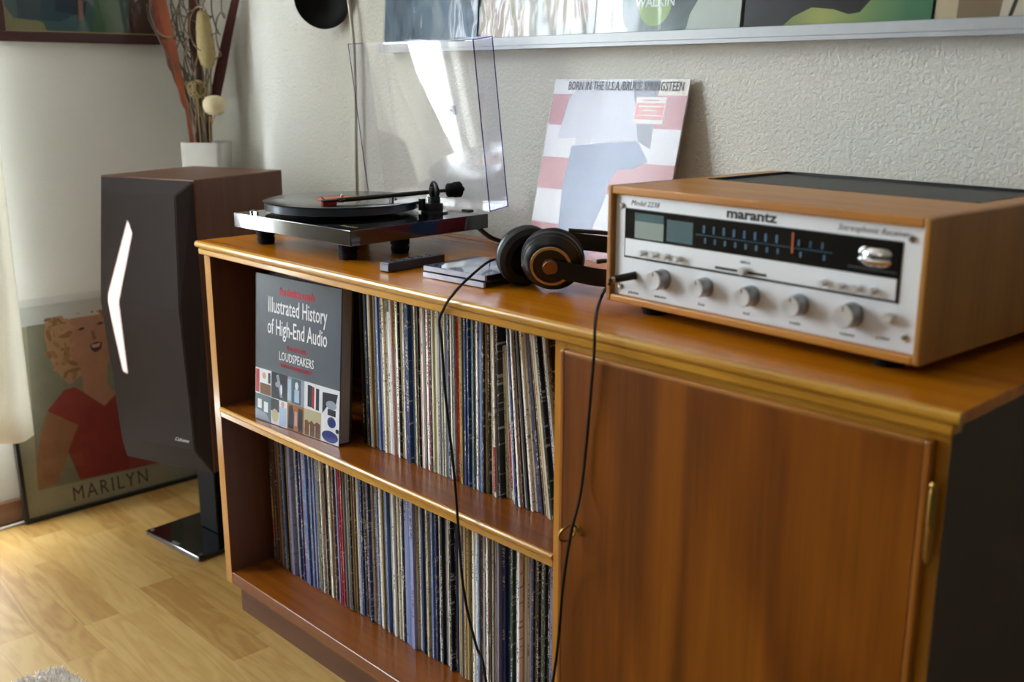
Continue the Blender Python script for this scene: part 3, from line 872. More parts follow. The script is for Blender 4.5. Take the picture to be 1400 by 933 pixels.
# ---------------------------------------------------------------- small things on the top
rm = thing('remote_control', 'small flat black remote control beside the plastic disc cases', 'remote', (.520, .046, .80), (0, 0, R(4)))
box((0, 0, .0008), (.024, .128, .0165), .0015, 2).build('body', M_black, rm)
m = MB(); m.box((.0035, .006, .0164), (.0205, .122, .0169)); m.build('key_panel', M_black, rm)
for i in range(5):
    for j in range(2):
        MB().lathe([(.0026, 0), (.0022, .0008), (0, .0008)], 10, Matrix.Translation((.008 + j * .008, .02 + i * .02, .0168))).build('button', M_rubber, rm)
m = MB(); m.box((.002, -.0003, .003), (.022, .0004, .0145)); m.build('end_reflection', pm('reflection_grey', '55585e', 0.12), rm)  # grey plate on the end face, a reflection put into the colour
CC = clear('case_polystyrene', (.93, .95, .98, 1), 1.0, 1.55, 0.02)
M_dbl = pm('insert_blue', '1d2a5c', 0.3)
M_frost = pm('frosted_polystyrene', 'c4cadc', 0.15, coat=0.5)
for i, (lx, ly, z, a, lab) in enumerate(((.6125, .0640, .8002, 3.2, 'clear plastic disc case at the bottom of the stack of two'), (.6130, .0650, .8106, 3.8, 'clear plastic disc case with blue insert on top of the stack'))):
    cd = thing('disc_case', lab, 'disc case', (lx, ly, z), (0, 0, R(a)), 'disc cases by the headphones')
    CWd, CDp, CH = .137, .122, .0102
    m = MB(); m.box((0, 0, 0), (CWd, CDp, .0013)); m.box((0, 0, CH - .0013), (CWd, CDp, CH)); m.mi = 1; m.box((0, 0, .0013), (.0012, CDp, CH - .0013)); m.box((CWd - .0012, 0, .0013), (CWd, CDp, CH - .0013)); m.box((.0012, 0, .0013), (CWd - .0012, .0012, CH - .0013)); m.box((.0012, CDp - .0012, .0013), (CWd - .0012, CDp, CH - .0013))
    m.build('case_shell', [CC, M_frost], cd)
    box((.002, .002, .0016), (CWd - .002, CDp - .002, .0052)).build('disc_tray', pm('tray_grey', 'c4ccd8', 0.3), cd)
    m = MB(); m.box((.003, .003, .0074), (CWd - .003, CDp - .003, .0084)); m.mi = 1
    m.poly([(.045, .004, .0085), (.132, .004, .0085), (.132, .10, .0085), (.10, .112, .0085)], .0001, (0, 0, 1)); m.mi = 2
    m.poly([(.03, .05, .0085), (.05, .055, .0085), (.07, .05, .0085), (.065, .04, .0085), (.04, .038, .0085)], .0001, (0, 0, 1))
    m.build('booklet', [M_dbl, pm('insert_pale', 'd4dbe8', 0.3), pm('insert_sky', '5a86b8', 0.3)], cd)
    box((CWd - .0010, .004, .0016), (CWd + .0003, CDp - .004, CH - .0016)).build('spine_card', M_black, cd)
    m = MB()
    for q in (.35, .62):
        m.box((CWd * q, -.0006, .0015), (CWd * q + .010, .0013, CH - .001))
    m.build('case_latch', CC, cd)

# headphones
hb = Vector((.838, .130, .80))
hp = thing('headphones', 'black open back headphones with gold rings lying beside the receiver', 'headphones', hb)
M_gold = pm('champagne_ring', 'b8a888', 0.28, 0.7)
M_pad = pm('velour_pad', '0e0f14', 0.75, bump=0.3, bs=600)
M_hs = pm('satin_black', '0b0c10', 0.3)
rcv = Vector((0, 0, .0485)); ra = Vector((.62, -.78, -.26)).normalized()
lcv = Vector((-.062, .004, .0490)); la = Vector((-.90, .36, .22)).normalized()
for c_, a_ in ((rcv, ra), (lcv, la)):
    mm = zto(a_, c_)
    MB().lathe([(.030, -.018), (.040, -.019), (.0465, -.013), (.0480, -.006), (.0455, .000), (.030, 0), (.028, -.010)], 40, mm, cap=False).build('ear_pad', M_pad, hp, True)
    cup = MB().lathe([(0, -.002), (.046, -.002), (.0470, .001), (.0462, .006), (.0440, .008), (.0435, .011), (.0410, .013), (.036, .020), (.030, .0225), (0, .0225)], 40, mm).build('ear_cup', M_hs, hp, True)
    MB().lathe([(.0268, .022), (.0268, .0244), (.0305, .0242), (.0312, .0212)], 40, mm, cap=False).build('cup_ring', M_gold, cup, True)
    MB().lathe([(.0125, .022), (.0115, .029), (.0105, .0305), (0, .0305)], 24, mm).build('hub_cap', pm('copper_cap', '8a6248', 0.3, 0.6), cup, True)
m = MB()
m.tube([rcv + ra * .026, rcv + ra * .024 + Vector((.030, .020, -.008)), Vector((.085, .035, .028)), Vector((.112, .110, .032)), Vector((.080, .175, .040)), Vector((.010, .165, .050)), Vector((-.060, .095, .062)), lcv + la * .020 + Vector((0, .01, .02)), lcv + la * .022], 1.0, smooth=5, flat=(.026, .004, (0, 0, 1)))
m.build('headband', M_hs, hp, True)
m = MB()
m.tube([Vector((.062, .030, .050)), Vector((.098, .105, .056)), Vector((.070, .160, .062)), Vector((.008, .148, .072)), Vector((-.048, .085, .080))], .0035, 8, 5)
m.build('headband_arch', M_hs, hp, True)
# cord: from the left cup over the disc cases, down behind the frame edge and up again to the receiver's jack
pw = [lcv + hb + la * .012 + Vector((-.010, -.014, -.012))]
pw += [at(672, 356, 2, .829), at(640, 381, 2, .8245), at(616, 407, 2, .8045), at(606, 424, 1, -.0130), at(600.5, 440, 1, -.0175), at(604, 470, 1, -.019), at(609, 540, 1, -.018), at(622, 660, 1, -.018), at(633, 800, 1, -.02), at(650, 880, 1, -.022), at(662, 915, 1, -.03)]
pw += [Vector((.90, -.05, .13)), Vector((.94, -.07, .03)), Vector((.985, -.06, .10)), at(757, 925, 1, -.03), at(770, 800, 1, -.024), at(781, 728, 1, -.045), at(796, 660, 1, -.021), at(811, 500, 1, -.020), at(814, 440, 1, -.019), at(820, 412, 2, .806), at(829, 394, 2, .828), at(838, 382.5, 2, .850)]
pw = [p - hb for p in pw]
m = MB(); m.tube(pw, .0021, 8, 6); m.build('cord', M_rubber, hp, True)
m = MB(); m.tube([pw[0], pw[0] + (pw[1] - pw[0]).normalized() * .028], .0045, 10, 1); m.build('cord_strain_relief', M_black, hp, True)
jack = rv.matrix_basis @ Vector((.0475, .0078, fz + .0395))
pe = pw[-1]; jd = (jack - hb - pe)
m = MB(); m.tube([pe - jd.normalized() * .006, pe, pe + jd * .12, pe + jd], [.0022, .0038, .0052, .0056], 14, 1); m.build('jack_plug', M_black, hp, True)
m = MB(); m.tube([pe - jd.normalized() * .002, pe + jd.normalized() * .003], .0046, 12, 1); m.build('plug_collar', M_chrome, hp, True)

# ---------------------------------------------------------------- record sleeve leaning on the wall
sl_l = R(13)
sv = thing('record_sleeve', 'large record sleeve with red, white and blue print leaning on the wall behind headphones', 'record sleeve', (.523, .456 - .318 * math.sin(sl_l), .8002), (-sl_l, 0, R(-1.5)))
SWd = .315
box((0, 0, 0), (SWd, .0032, .318), .0006).build('card_sleeve', pm('sleeve_white', 'd2d0d4', 0.4), sv)
ms = [pm('print_red', 'a83a44', 0.4), pm('print_cream', 'cfc4ac', 0.4), pm('print_denim', '46608e', 0.4, var=0.2, vs=25), pm('print_shirt', 'b6b9c6', 0.4, var=0.12, vs=20), pm('print_dark', '4c4a66', 0.4), pm('sticker_white', 'd8d2c8', 0.4), pm('sticker_red', 'd05a50', 0.4)]
m = MB()
def pol(i, pts, lvl):
    m.mi = i
    m.poly([(a, -.0001, b) for a, b in pts], .00015 + .0001 * lvl, (0, -1, 0))
pol(1, rc(.252, .291, .3145, .3175), 0)
for z0, z1 in ((.235, .291), (.118, .176), (.001, .056)):
    pol(0, rc(.0005, z0, .3145, z1), 0)
pol(3, [(.030, .210), (.045, .285), (.08, .3175), (.19, .3175), (.225, .213), (.150, .204), (.11, .214)], 1)
pol(4, [(.19, .3175), (.252, .3175), (.252, .291), (.255, .20), (.225, .213)], 1)
pol(2, [(.071, .198), (.146, .207), (.225, .213), (.255, .180), (.224, .165), (.190, .162), (.176, .141), (.171, .103), (.156, .060), (.153, .001), (.078, .001), (.065, .116)], 2)
pol(3, [(.080, .214), (.112, .216), (.112, .202), (.078, .200)], 3)
pol(5, rc(.206, .243, .272, .288), 3)
pol(6, rc(.208, .250, .270, .278), 4)
pol(5, rc(.214, .271, .264, .2735), 5); pol(5, rc(.226, .264, .252, .2665), 5); pol(5, rc(.216, .256, .262, .2585), 5)
pol(0, rc(.222, .2815, .256, .2835), 5)
m.build('printed_cover', ms, sv)
text('BORN IN THE U.S.A./BRUCE SPRINGSTEEN', 'lettering', pm('print_navy_ink', '23263e', 0.4), sv, (.172, -.0021, .2985), UPR, .0225, .60, .0003, space=1.06)
SW_ = clear('shrink_wrap', (.97, .97, .98, 1), 0.42, 1.36, 0.16, 0.10, 9)
box((-.0004, -.0018, -.0), (SWd + .0004, -.0014, .3184)).build('shrink_wrap', SW_, sv)

# ---------------------------------------------------------------- display ledge with sleeves
lg = thing('picture_ledge', 'long aluminium display ledge on the back wall holding record sleeves', 'ledge')
m = MB(); m.box((.030, .422, 1.165), (1.75, .4598, 1.171)); m.box((.030, .422, 1.171), (1.75, .4255, 1.187), .0008); m.build('ledge_rail', M_alu, lg)
m = MB(); m.box((.027, .421, 1.1645), (.030, .4598, 1.1875)); m.build('end_cap', M_white, lg)
PS = clear('poly_outer_sleeve', (.90, .91, .93, 1), 0.42, 1.5, 0.10, 0.65, 11)
PS2 = clear('poly_outer_sleeve_flat', (.95, .96, .97, 1), 0.45, 1.4, 0.08, 0.15, 8)
def dmat(name, stops, sc, dist=1.0):
    s = NT(name)
    s.l(s.ramp(s.noise(s.coord('Object', (1, 1, 1)), sc, 3, 0.5, dist), stops), s.b.inputs['Base Color'])
    s.b.inputs['Roughness'].default_value = 0.3
    return s.m
disp = [('grey blue record sleeve in crinkled clear plastic, leftmost on the wall ledge', dmat('sleeve_blue_grey', [(.3, '2c4252'), (.55, '5f7d92'), (.75, '8ea2ac')], 9)),
        ('pink and sand record sleeve in crinkled plastic, second on the wall ledge', dmat('sleeve_pink', [(.35, 'b08a84'), (.5, 'c8b08a'), (.65, '8c8a70')], 10)),
        ('white record sleeve with green disc and dark shape on the wall ledge', pm('sleeve_offwhite', 'c9d2c4', 0.3)),
        ('dark record sleeve with a yellow green wave on the wall ledge', pm('sleeve_dark', '2b2526', 0.3, var=.3, vs=8)),
        ('beige record sleeve with brown field at the right end of the wall ledge', pm('sleeve_beige', 'b6a88c', 0.3)),
        ('plain grey record sleeve beyond the beige one on the wall ledge', pm('sleeve_greyish', '7c7a76', 0.3))]
xs_ = [.036, .343, .643, .947, .1, .1]
xs_ = [.0360, .3425, .6430, .9470, 1.2480, 1.5530]
for i, ((lab, mt), x0) in enumerate(zip(disp, xs_)):
    d = thing('record_sleeve', lab, 'record sleeve', (x0, .4300, 1.1712), (R(-4.5), 0, 0), 'record sleeves on the wall ledge')
    w = .2975
    box((0, 0, 0), (w, .003, .300), .0005).build('card_sleeve', mt, d)
    m = MB()
    if i == 2:
        m.poly([(x_, -.0001, z_) for x_, z_ in ((.078, .0), (.072, .020), (.062, .032), (.058, .060), (.066, .30), (.23, .30), (.215, .062), (.200, .040), (.196, .022), (.186, .0))], .0002, (0, -1, 0)); m.mi = 1
        m.poly([(a, -.0003, b) for a, b in el(.128, .058, .034, .034, 28)], .0002, (0, -1, 0))
        g = m.build('printed_cover', [dmat('print_dark_green', [(.3, '20302c'), (.6, '46605a'), (.8, '7a928a')], 14), pm('print_lime', '8fb04a', 0.35, var=.2, vs=300)], d)
        text("WALKIN'", 'lettering', M_wprint, d, (.130, -.0006, .055), UPR, .0225, .95, .0002, bold=.0006)
    elif i == 3:
        m.poly([(x_, -.0001, z_) for x_, z_ in ((.05, .0), (.085, .028), (.115, .040), (.150, .036), (.175, .028), (.192, .030), (.215, .055), (.240, .12), (.25, .30), (w - .001, .30), (w - .001, .0))], .0002, (0, -1, 0))
        s = NT('print_green_wave')
        g_ = s.n('ShaderNodeSeparateXYZ'); s.l(s.coord('Object'), g_.inputs[0])
        s.l(s.ramp(s.math('MULTIPLY', g_.outputs[0], 3.4), [(.2, '6f8a4a'), (.45, 'b3b45c'), (.7, '7a9a58'), (.9, '3f7a50')]), s.b.inputs['Base Color'])
        m.build('printed_cover', s.m, d)
    elif i == 4:
        m.box((.030, -.0002, .012), (.295, 0, .29)); m.mi = 1
        m.poly([(.085, -.0003, .012), (.115, -.0003, .30), (.20, -.0003, .30), (.16, -.0003, .012)], .0002, (0, -1, 0)); m.mi = 2
        for q in (0, .022):
            m.poly([(.095 + q, -.0006, .012), (.100 + q, -.0006, .012), (.150 + q, -.0006, .20), (.145 + q, -.0006, .20)], .0002, (0, -1, 0))
        m.poly([(.13, -.0006, .012), (.155, -.0006, .06), (.2, -.0006, .05), (.2, -.0006, .012)], .0002, (0, -1, 0))
        m.build('printed_cover', [pm('print_taupe', '7c6a54', 0.3), pm('print_ivory', 'bfb7a4', 0.3), pm('print_char', '3c3432', 0.3)], d)
    else:
        m.bm.free()
    if i < 4:
        box((-.002, -.0022, -.0001), (w + .002, -.0017, .302)).build('outer_sleeve', PS if i < 2 else PS2, d)

# ---------------------------------------------------------------- floor lamp
lp = thing('floor_lamp', 'slim steel floor lamp with a black round shade standing behind the turntable', 'lamp', (-.097, .443, 0))
MB().lathe([(0, 0), (.016, 0), (.016, .010), (.0, .010)], 24, Matrix.Translation((0, 0, 0))).build('base', M_black, lp)
q0 = Vector((-.097, .443, 0))
pth = [(0, 0, .008), (0, 0, .5), (-.001, 0, .86), (.002, 0, 1.0), (.006, 0, 1.155), (.001, 0, 1.22), (-.012, -.002, 1.30), (-.040, -.008, 1.37), (-.075, -.02, 1.40), (-.088, -.030, 1.385)]
MB().tube(pth, .0038, 10, 5).build('pole', M_steel, lp, True)
sc_ = at(440, 0, 1, .41) - q0
sd_ = MB().lathe([(0, -.030), (.030, -.026), (.058, -.010), (.0640, .004), (.0625, .006), (.056, -.007), (.029, -.022), (0, -.0255)], 40, zto((.55, -.75, -.30), sc_))
sd_.build('lamp_shade', pm('shade_black', '08090c', 0.55, spec=.2), lp, True)
MB().tube([pth[-1], sc_ - Vector((.55, -.75, -.30)).normalized() * .026], .006, 10, 1).build('lamp_socket', M_black, lp, True)

# ---------------------------------------------------------------- loudspeaker and stand
sy = R(20.4)
st = thing('speaker_stand', 'black speaker stand with flat square foot on the laminate floor', 'speaker stand', (-.375, .19, 0), (0, 0, R(5)))
box((-.122, -.142, .0005), (.116, .142, .0125), .0015).build('base_plate', M_gblack, st)
m = MB(); m.box((-.045, -.035, .0125), (.035, .075, .224), .003); m.build('column', M_rubber, st)
m = MB(); m.box((-.090, -.06, .224), (.090, .10, .230)); m.build('top_plate', M_black, st)
m = MB(); m.box((-.014, -.135, .0125), (.014, -.128, .0128)); m.build('badge', M_steel, st)
for q in ((-.11, -.13), (.104, -.13), (-.11, .13), (.104, .13)):
    MB().lathe([(0, .0125), (.005, .0125), (.005, .0135), (0, .0137)], 12, Matrix.Translation((q[0], q[1], 0))).build('spike_cap', M_steel, st)
sp = thing('loudspeaker', 'walnut loudspeaker with faceted dark cloth grille on a black stand', 'loudspeaker', (-.1999, .0917, .0), (0, 0, sy))
SBZ, STZ, SW2, SD2 = .230, .900, .276, .298
box((-SW2, 0, SBZ), (0, SD2, STZ), .0025, 2).build('cabinet', M_spkw, sp)
gm = MB()
b = gm.bm
def V(*p): return b.verts.new(p)
o_ = .002
ro = [V(-SW2 + o_, -.0005, STZ - .002), V(-o_, -.0005, STZ - .002), V(-o_, -.0005, .62), V(-o_, -.0005, SBZ - .003), V(-SW2 + o_, -.0005, SBZ - .003), V(-SW2 + o_, -.0005, .62)]
ri = [V(-SW2 + .030, -.030, STZ - .032), V(-.030, -.030, STZ - .032), V(-.020, -.052, .622), V(-.026, -.032, .290), V(-SW2 + .026, -.032, .290), V(-SW2 + .020, -.052, .622)]
for i in range(6):
    j = (i + 1) % 6
    b.faces.new((ro[i], ro[j], ri[j], ri[i]))
b.faces.new((ri[0], ri[1], ri[2], ri[5])); b.faces.new((ri[5], ri[2], ri[3], ri[4])); b.faces.new(ro)
bmesh.ops.bevel(b, geom=[e for e in b.edges], offset=.002, segments=2, affect='EDGES')
gm.build('grille', M_grille, sp)
lt = text('Cabasse', 'lettering', M_wprint, sp, (-.060, -.0355, .309), (R(90) - math.atan2(.020, .332), 0, 0), .0115, 1.1, .0006, shear=.35)

# ---------------------------------------------------------------- vase with dried stems
vb = Vector((-.640, .356, 0))
vs_ = thing('floor_vase', 'tall white square vase holding dried stems behind the loudspeaker', 'vase', vb, (0, 0, R(44)))
M_vase = pm('white_ceramic', 'd4d2cb', 0.55, bump=0.35, bs=14)
m = MB()
hw, th_ = .0530, .004
def ringv(w, z): 
    pts = []
    for cx_, cy_, a0 in ((1, 1, 0), (-1, 1, 90), (-1, -1, 180), (1, -1, 270)):
        for k in range(4):
            a = R(a0 + k * 30)
            pts.append((cx_ * (w - .014) + .014 * math.cos(a), cy_ * (w - .014) + .014 * math.sin(a), z))
    return [m.bm.verts.new(p) for p in pts]
rs = [ringv(.044, 0), ringv(.046, .3), ringv(.052, .80), ringv(.0535, .949), ringv(.0535, .953), ringv(.0495, .953), ringv(.048, .80), ringv(.042, .3), ringv(.040, .01)]
for A, B in zip(rs, rs[1:]):
    for i in range(16):
        m.bm.faces.new((A[i], A[(i + 1) % 16], B[(i + 1) % 16], B[i]))
m.bm.faces.new(rs[0]); m.bm.faces.new(rs[-1])
m.build('vase_body', M_vase, vs_, True)
def stem_pts(px, Y): return [at(u, v, 1, Y) if False else at(u, v, 1, Y) for u, v in px]
VD = (vb - CAMP).dot(FW) - vb.z * 0
VD = (Vector((vb.x, vb.y, 0)) - Vector((CAMP.x, CAMP.y, 0))).dot(Vector((FW.x, FW.y, 0)))
def at_vase(u, v, off=0.0):
    """point above the vase, off metres behind the vase's upright middle plane that faces the room"""
    r = FW + RT * ((u - 700) / FPX) - UP * ((v - 466.5) / FPX)
    h = Vector((FW.x, FW.y, 0)).normalized()
    t = ((vb - CAMP).dot(h) + off) / r.dot(h)
    return CAMP + r * t
def strap(name, label, px, Y, w, m_):
    pts = [at_vase(u, v, o) for (u, v), o in zip(px, Y)]
    foot = Vector((vb.x + (pts[0].x - vb.x) * .5, vb.y + (pts[0].y - vb.y) * .5, .35))
    root = thing(name, label, 'dried leaf', foot)
    pts = [foot] + pts
    ws = [w[0]] + list(w)
    MB().tube([p - foot for p in pts], ws, smooth=4, flat=(1.0, .0015, (RT.x, RT.y, 0))).build('leaf_blade', m_, root, True)
    return root
M_or = pm('dried_orange', '86421c', 0.55, var=.2, vs=30)
M_dr = pm('dried_dark_red', '4a1a1c', 0.5, var=.25, vs=30)
M_br = pm('dried_brown', '5a3222', 0.6, var=.25, vs=30)
M_tw = pm('dried_twig', '84705a', 0.7, var=.3, vs=60)
M_tw2 = pm('dried_twig_grey', '685c50', 0.7, var=.3, vs=60)
M_straw = pm('dried_straw', 'b89a68', 0.7, var=.2, vs=60)
strap('dried_leaf', 'broad orange dried strap leaf at the left of the bouquet', [(262, 190), (252, 140), (242, 95), (231, 45), (219, -5), (205, -60)], (-.005, -.012, -.02, -.024, -.028, -.03), (.011, .016, .021, .024, .024, .010), M_or)
strap('dried_leaf', 'dark red dried strap leaf at the right of the bouquet', [(285, 190), (293, 140), (302, 95), (311, 50), (324, -10), (335, -60)], (.004, .006, .008, .01, .01, .01), (.016, .026, .028, .024, .019, .010), M_dr)
strap('dried_leaf', 'brown dried strap leaf behind the pale seed head', [(274, 190), (271, 130), (268, 70), (265, 0), (262, -50)], (.012, .016, .02, .022, .022), (.016, .026, .030, .028, .010), M_br)
strap('dried_leaf', 'rusty dried leaf tip in front of the framed painting', [(266, 188), (242, 110), (224, 50), (208, -10), (198, -50)], (.008, .008, .004, .0, 0), (.008, .014, .022, .026, .008), pm('dried_rust', '7c3220', 0.55, var=.2, vs=30))
# pale seed head
def stem(root, pts, r, m_):
    return MB().tube([p - root.location for p in pts], r, 6, 4).build('stem', m_, root, True)
sh = thing('dried_seed_head', 'pale furry cattail seed head on a straw stem in the bouquet', 'dried flower', vb + Vector((.006, .004, .30)))
c1, c2 = at_vase(285, 94, -.012), at_vase(276, 14, -.02)
stem(sh, [sh.location, at_vase(279, 190, -.004), at_vase(282, 140, -.008), c1], .0016, M_straw)
axv = (c2 - c1); n_ = axv.length
MB().lathe([(0, 0), (.010, .002), (.018, n_ * .08), (.0225, n_ * .25), (.0220, n_ * .5), (.0185, n_ * .75), (.0145, n_ * .93), (.010, n_ * .985), (0, n_)], 20, zto(axv, c1 - sh.location)).build('seed_head', pm('seed_fluff', 'a8976a', 0.9, var=.2, vs=120, bump=1.0, bs=260), sh, True)
wb = thing('woven_ball', 'small woven rattan ball on a stick in the bouquet', 'dried flower', vb + Vector((.0, -.006, .30)))
cb = at_vase(269, 122, -.03)
stem(wb, [wb.location, at_vase(274, 190, -.02), at_vase(272, 160, -.025), cb - Vector((0, 0, .020))], .0014, M_straw)
m = MB(); rr = random.Random(4)
for i in range(13):
    ax = Vector((rr.uniform(-1, 1), rr.uniform(-1, 1), rr.uniform(-1, 1))).normalized(); u_ = ax.orthogonal().normalized(); w_ = ax.cross(u_)
    rad = .0225 + rr.uniform(-.001, .001)
    m.tube([cb - wb.location + (u_ * math.cos(2 * math.pi * k / 18) + w_ * math.sin(2 * math.pi * k / 18)) * rad for k in range(19)], .0013, 5, 1)
m.build('woven_strands', pm('rattan', 'a08e62', 0.7, var=.2, vs=90), wb, True)
pb_ = thing('dried_ball', 'smooth cream dried fruit ball on a stick in the bouquet', 'dried flower', vb + Vector((.012, -.004, .30)))
cb2 = at_vase(293, 144, -.03)
stem(pb_, [pb_.location, at_vase(287, 190, -.02), at_vase(290, 170, -.025), cb2 - Vector((0, 0, .024))], .0014, M_straw)
MB().lathe([(0, -.022), (.014, -.0235), (.024, -.017), (.0290, -.003), (.0275, .010), (.020, .0205), (.009, .0245), (0, .025)], 28, Matrix.Translation(cb2 - pb_.location)).build('fruit', pm('cream_fruit', 'd8c9a2', 0.75), pb_, True)
# curly twigs
rr = random.Random(21)
tips = [(190, -20), (205, -15), (222, -25), (232, -18), (240, -30), (247, -12), (252, -22), (258, -18), (262, -30), (270, -25), (280, -20), (290, -28), (300, -15), (310, -20), (236, 5), (244, -8), (228, -5), (216, 20), (246, 10), (238, -40)]
NAMEP = ['leftmost', 'second from the left', 'third from the left', 'fourth from the left', 'fifth from the left', 'sixth from the left', 'seventh from the left', 'eighth from the left', 'ninth from the left', 'tenth from the left',
         'eleventh from the left', 'twelfth from the left', 'thirteenth from the left', 'fourteenth from the left', 'fifteenth from the left', 'sixteenth from the left', 'seventeenth from the left', 'eighteenth from the left', 'ninth from the right end', 'rightmost']
tips.sort()
for i, (tu, tv) in enumerate(tips):
    Y = rr.uniform(-.035, .03)
    bu = 266 + rr.random() * 20
    ft = vb + Vector((rr.uniform(-.02, .02), rr.uniform(-.02, .02), .30))
    root = thing('curly_twig', 'curly brown twig in the bouquet, tip %s of the twigs' % (NAMEP[i] if i < 19 else 'rightmost'), 'twig', ft, group='curly twigs in the floor vase')
    b0 = at_vase(bu, 192, Y * .4); t0 = at_vase(tu, tv, Y)
    pts = [ft, b0]
    for k in range(1, 23):
        f = k / 22
        p = b0.lerp(t0, f)
        wob = .055 * max(0, f - .28)
        ph_ = f * (15 + i % 4 * 3) + i * 1.7
        p += Vector((math.sin(ph_) * wob, math.sin(ph_ * .7) * wob * .35, math.cos(ph_) * wob * .9))
        p.y = min(p.y, .448); p.x = max(p.x, -.775)
        pts.append(p)
    MB().tube([p - ft for p in pts], [.0026] * 2 + [.0024] * 10 + [.0019] * 12, 5, 4).build('twig_stem', M_tw if i % 2 else M_tw2, root, True)

# ---------------------------------------------------------------- framed painting on the left wall
pt = thing('framed_painting', 'dark teal painting in brown wooden frame on the left wall', 'painting', (-.80, 0, 0))
PY0, PY1, PZ0, PZ1 = -.088, .345, 1.198, 1.62
m = MB()
fw_ = .024
for a, b_ in (((PY0, PZ0), (PY1, PZ0 + fw_)), ((PY0, PZ1 - fw_), (PY1, PZ1)), ((PY0, PZ0 + fw_), (PY0 + fw_, PZ1 - fw_)), ((PY1 - fw_, PZ0 + fw_), (PY1, PZ1 - fw_))):
    m.box((.001, a[0], a[1]), (.020, b_[0], b_[1]), .003, 2)
m.build('frame', pm('frame_brown', '3c2020', 0.35), pt)
m = MB()
g1 = fw_ - .0005
for a, b_ in (((PY0 + g1, PZ0 + g1), (PY1 - g1, PZ0 + g1 + .003)), ((PY0 + g1, PZ0 + g1), (PY0 + g1 + .003, PZ1 - g1)), ((PY1 - g1 - .003, PZ0 + g1), (PY1 - g1, PZ1 - g1)), ((PY0 + g1, PZ1 - g1 - .003), (PY1 - g1, PZ1 - g1))):
    m.box((.010, a[0], a[1]), (.016, b_[0], b_[1]))
m.build('gilt_slip', pm('gilt', '9a8a5a', 0.4, 0.5), pt)
m = MB()
m.box((.003, PY0 + fw_, PZ0 + fw_), (.006, PY1 - fw_, PZ1 - fw_))
def pp(i, pts, lv):
    m.mi = i
    m.poly([(.006, a, b_) for a, b_ in pts], .0002 + .0001 * lv, (1, 0, 0))
Z0 = PZ0 + fw_
pp(1, [(-.06, Z0), (.03, Z0), (.02, Z0 + .025), (-.04, Z0 + .03), (-.06, Z0 + .06)], 0)
pp(2, [(-.03, Z0 + .03), (.07, Z0 + .025), (.12, Z0 + .05), (.10, Z0 + .12), (.0, Z0 + .14), (-.03, Z0 + .08)], 1)
pp(3, [(.15, Z0), (.24, Z0), (.22, Z0 + .10), (.17, Z0 + .14)], 1)
pp(4, [(.06, Z0 + .05), (.13, Z0 + .04), (.15, Z0 + .12), (.07, Z0 + .16)], 2)
pp(5, [(.115, Z0 + .03), (.128, Z0 + .03), (.130, Z0 + .075), (.118, Z0 + .08)], 3)
pp(1, [(.00, Z0 + .001), (.035, Z0 + .001), (.03, Z0 + .02), (.01, Z0 + .028)], 3)
pp(6, [(.24, Z0), (.32, Z0), (.32, Z0 + .30), (.27, Z0 + .25)], 1)
m.build('painted_panel', [pm('paint_teal', '46605f', 0.3, var=.3, vs=12), pm('paint_sand', '8c8660', 0.3), pm('paint_slate', '2e4450', 0.3), pm('paint_green', '4c6a4e', 0.3), pm('paint_navy', '1e2438', 0.3), pm('paint_skin', '8c5c48', 0.3), pm('paint_maroon', '4c2a26', 0.3, var=.3, vs=15)], pt)
box((.008, PY0 + fw_, PZ0 + fw_), (.0095, PY1 - fw_, PZ1 - fw_)).build('glazing', clear('picture_glass', (.95, .96, .96, 1), 1.0, 1.5, 0.01), pt)

# ---------------------------------------------------------------- framed poster leaning on the left wall
pl = R(4.3)
po = thing('framed_poster', 'framed poster of laughing blonde woman in red top leaning on the left wall', 'poster', (-.750, -.159, .0005), (0, -pl, 0))
OW, OH = .500, .677
m = MB()
for a, b_ in (((0, 0), (OW, .010)), ((0, OH - .010), (OW, OH)), ((0, .010), (.010, OH - .010)), ((OW - .010, .010), (OW, OH - .010))):
    m.box((-.018, a[0], a[1]), (0, b_[0], b_[1]), .0012)
m.build('frame', M_black, po)
box((-.016, .008, .008), (-.013, OW - .008, OH - .008)).build('backing', M_black, po)
SP = dict(photo=[(.078, .611), (.430, .615), (.430, .069), (.043, .078)], dark=[(.078, .611), (.430, .615), (.430, .50), (.303, .529), (.075, .544)],
 hair=[(.119, .524), (.153, .546), (.192, .573), (.229, .580), (.279, .565), (.315, .53), (.325, .46), (.31, .42), (.274, .50), (.219, .532), (.185, .514), (.171, .475), (.171, .409), (.192, .358), (.157, .337), (.131, .375), (.115, .419), (.111, .475)],
 face=[(.185, .514), (.219, .535), (.274, .530), (.300, .46), (.290, .40), (.262, .375), (.255, .32), (.275, .29), (.241, .262), (.191, .311), (.192, .358), (.171, .409), (.171, .475)],
 arm=[(.091, .276), (.167, .23), (.135, .161), (.093, .085), (.045, .079), (.048, .145), (.066, .216)],
 red=[(.092, .28), (.142, .326), (.17, .329), (.241, .262), (.29, .300), (.36, .27), (.39, .19), (.40, .069), (.152, .079), (.131, .162), (.166, .226)],
 mouth=[(.222, .432), (.240, .438), (.256, .434), (.250, .416), (.236, .410), (.226, .416)], teeth=[(.226, .431), (.252, .433), (.246, .424), (.230, .423)],
 eye=[(.195, .476), (.206, .482), (.217, .479), (.206, .474)], eye2=[(.246, .484), (.257, .489), (.268, .485), (.257, .481)], nose=[(.230, .470), (.236, .470), (.242, .446), (.232, .444)])
PC = dict(photo='8a8a76', dark='20262a', hair='c49a70', face='bc8a6c', arm='a27252', red='9c3a32', mouth='5c1c1a', teeth='c8b8a4', eye='33261f', eye2='33261f', nose='94644a')
keys = list(SP)
m = MB(); m.box((-.013, .010, .010), (-.0122, OW - .010, OH - .010))
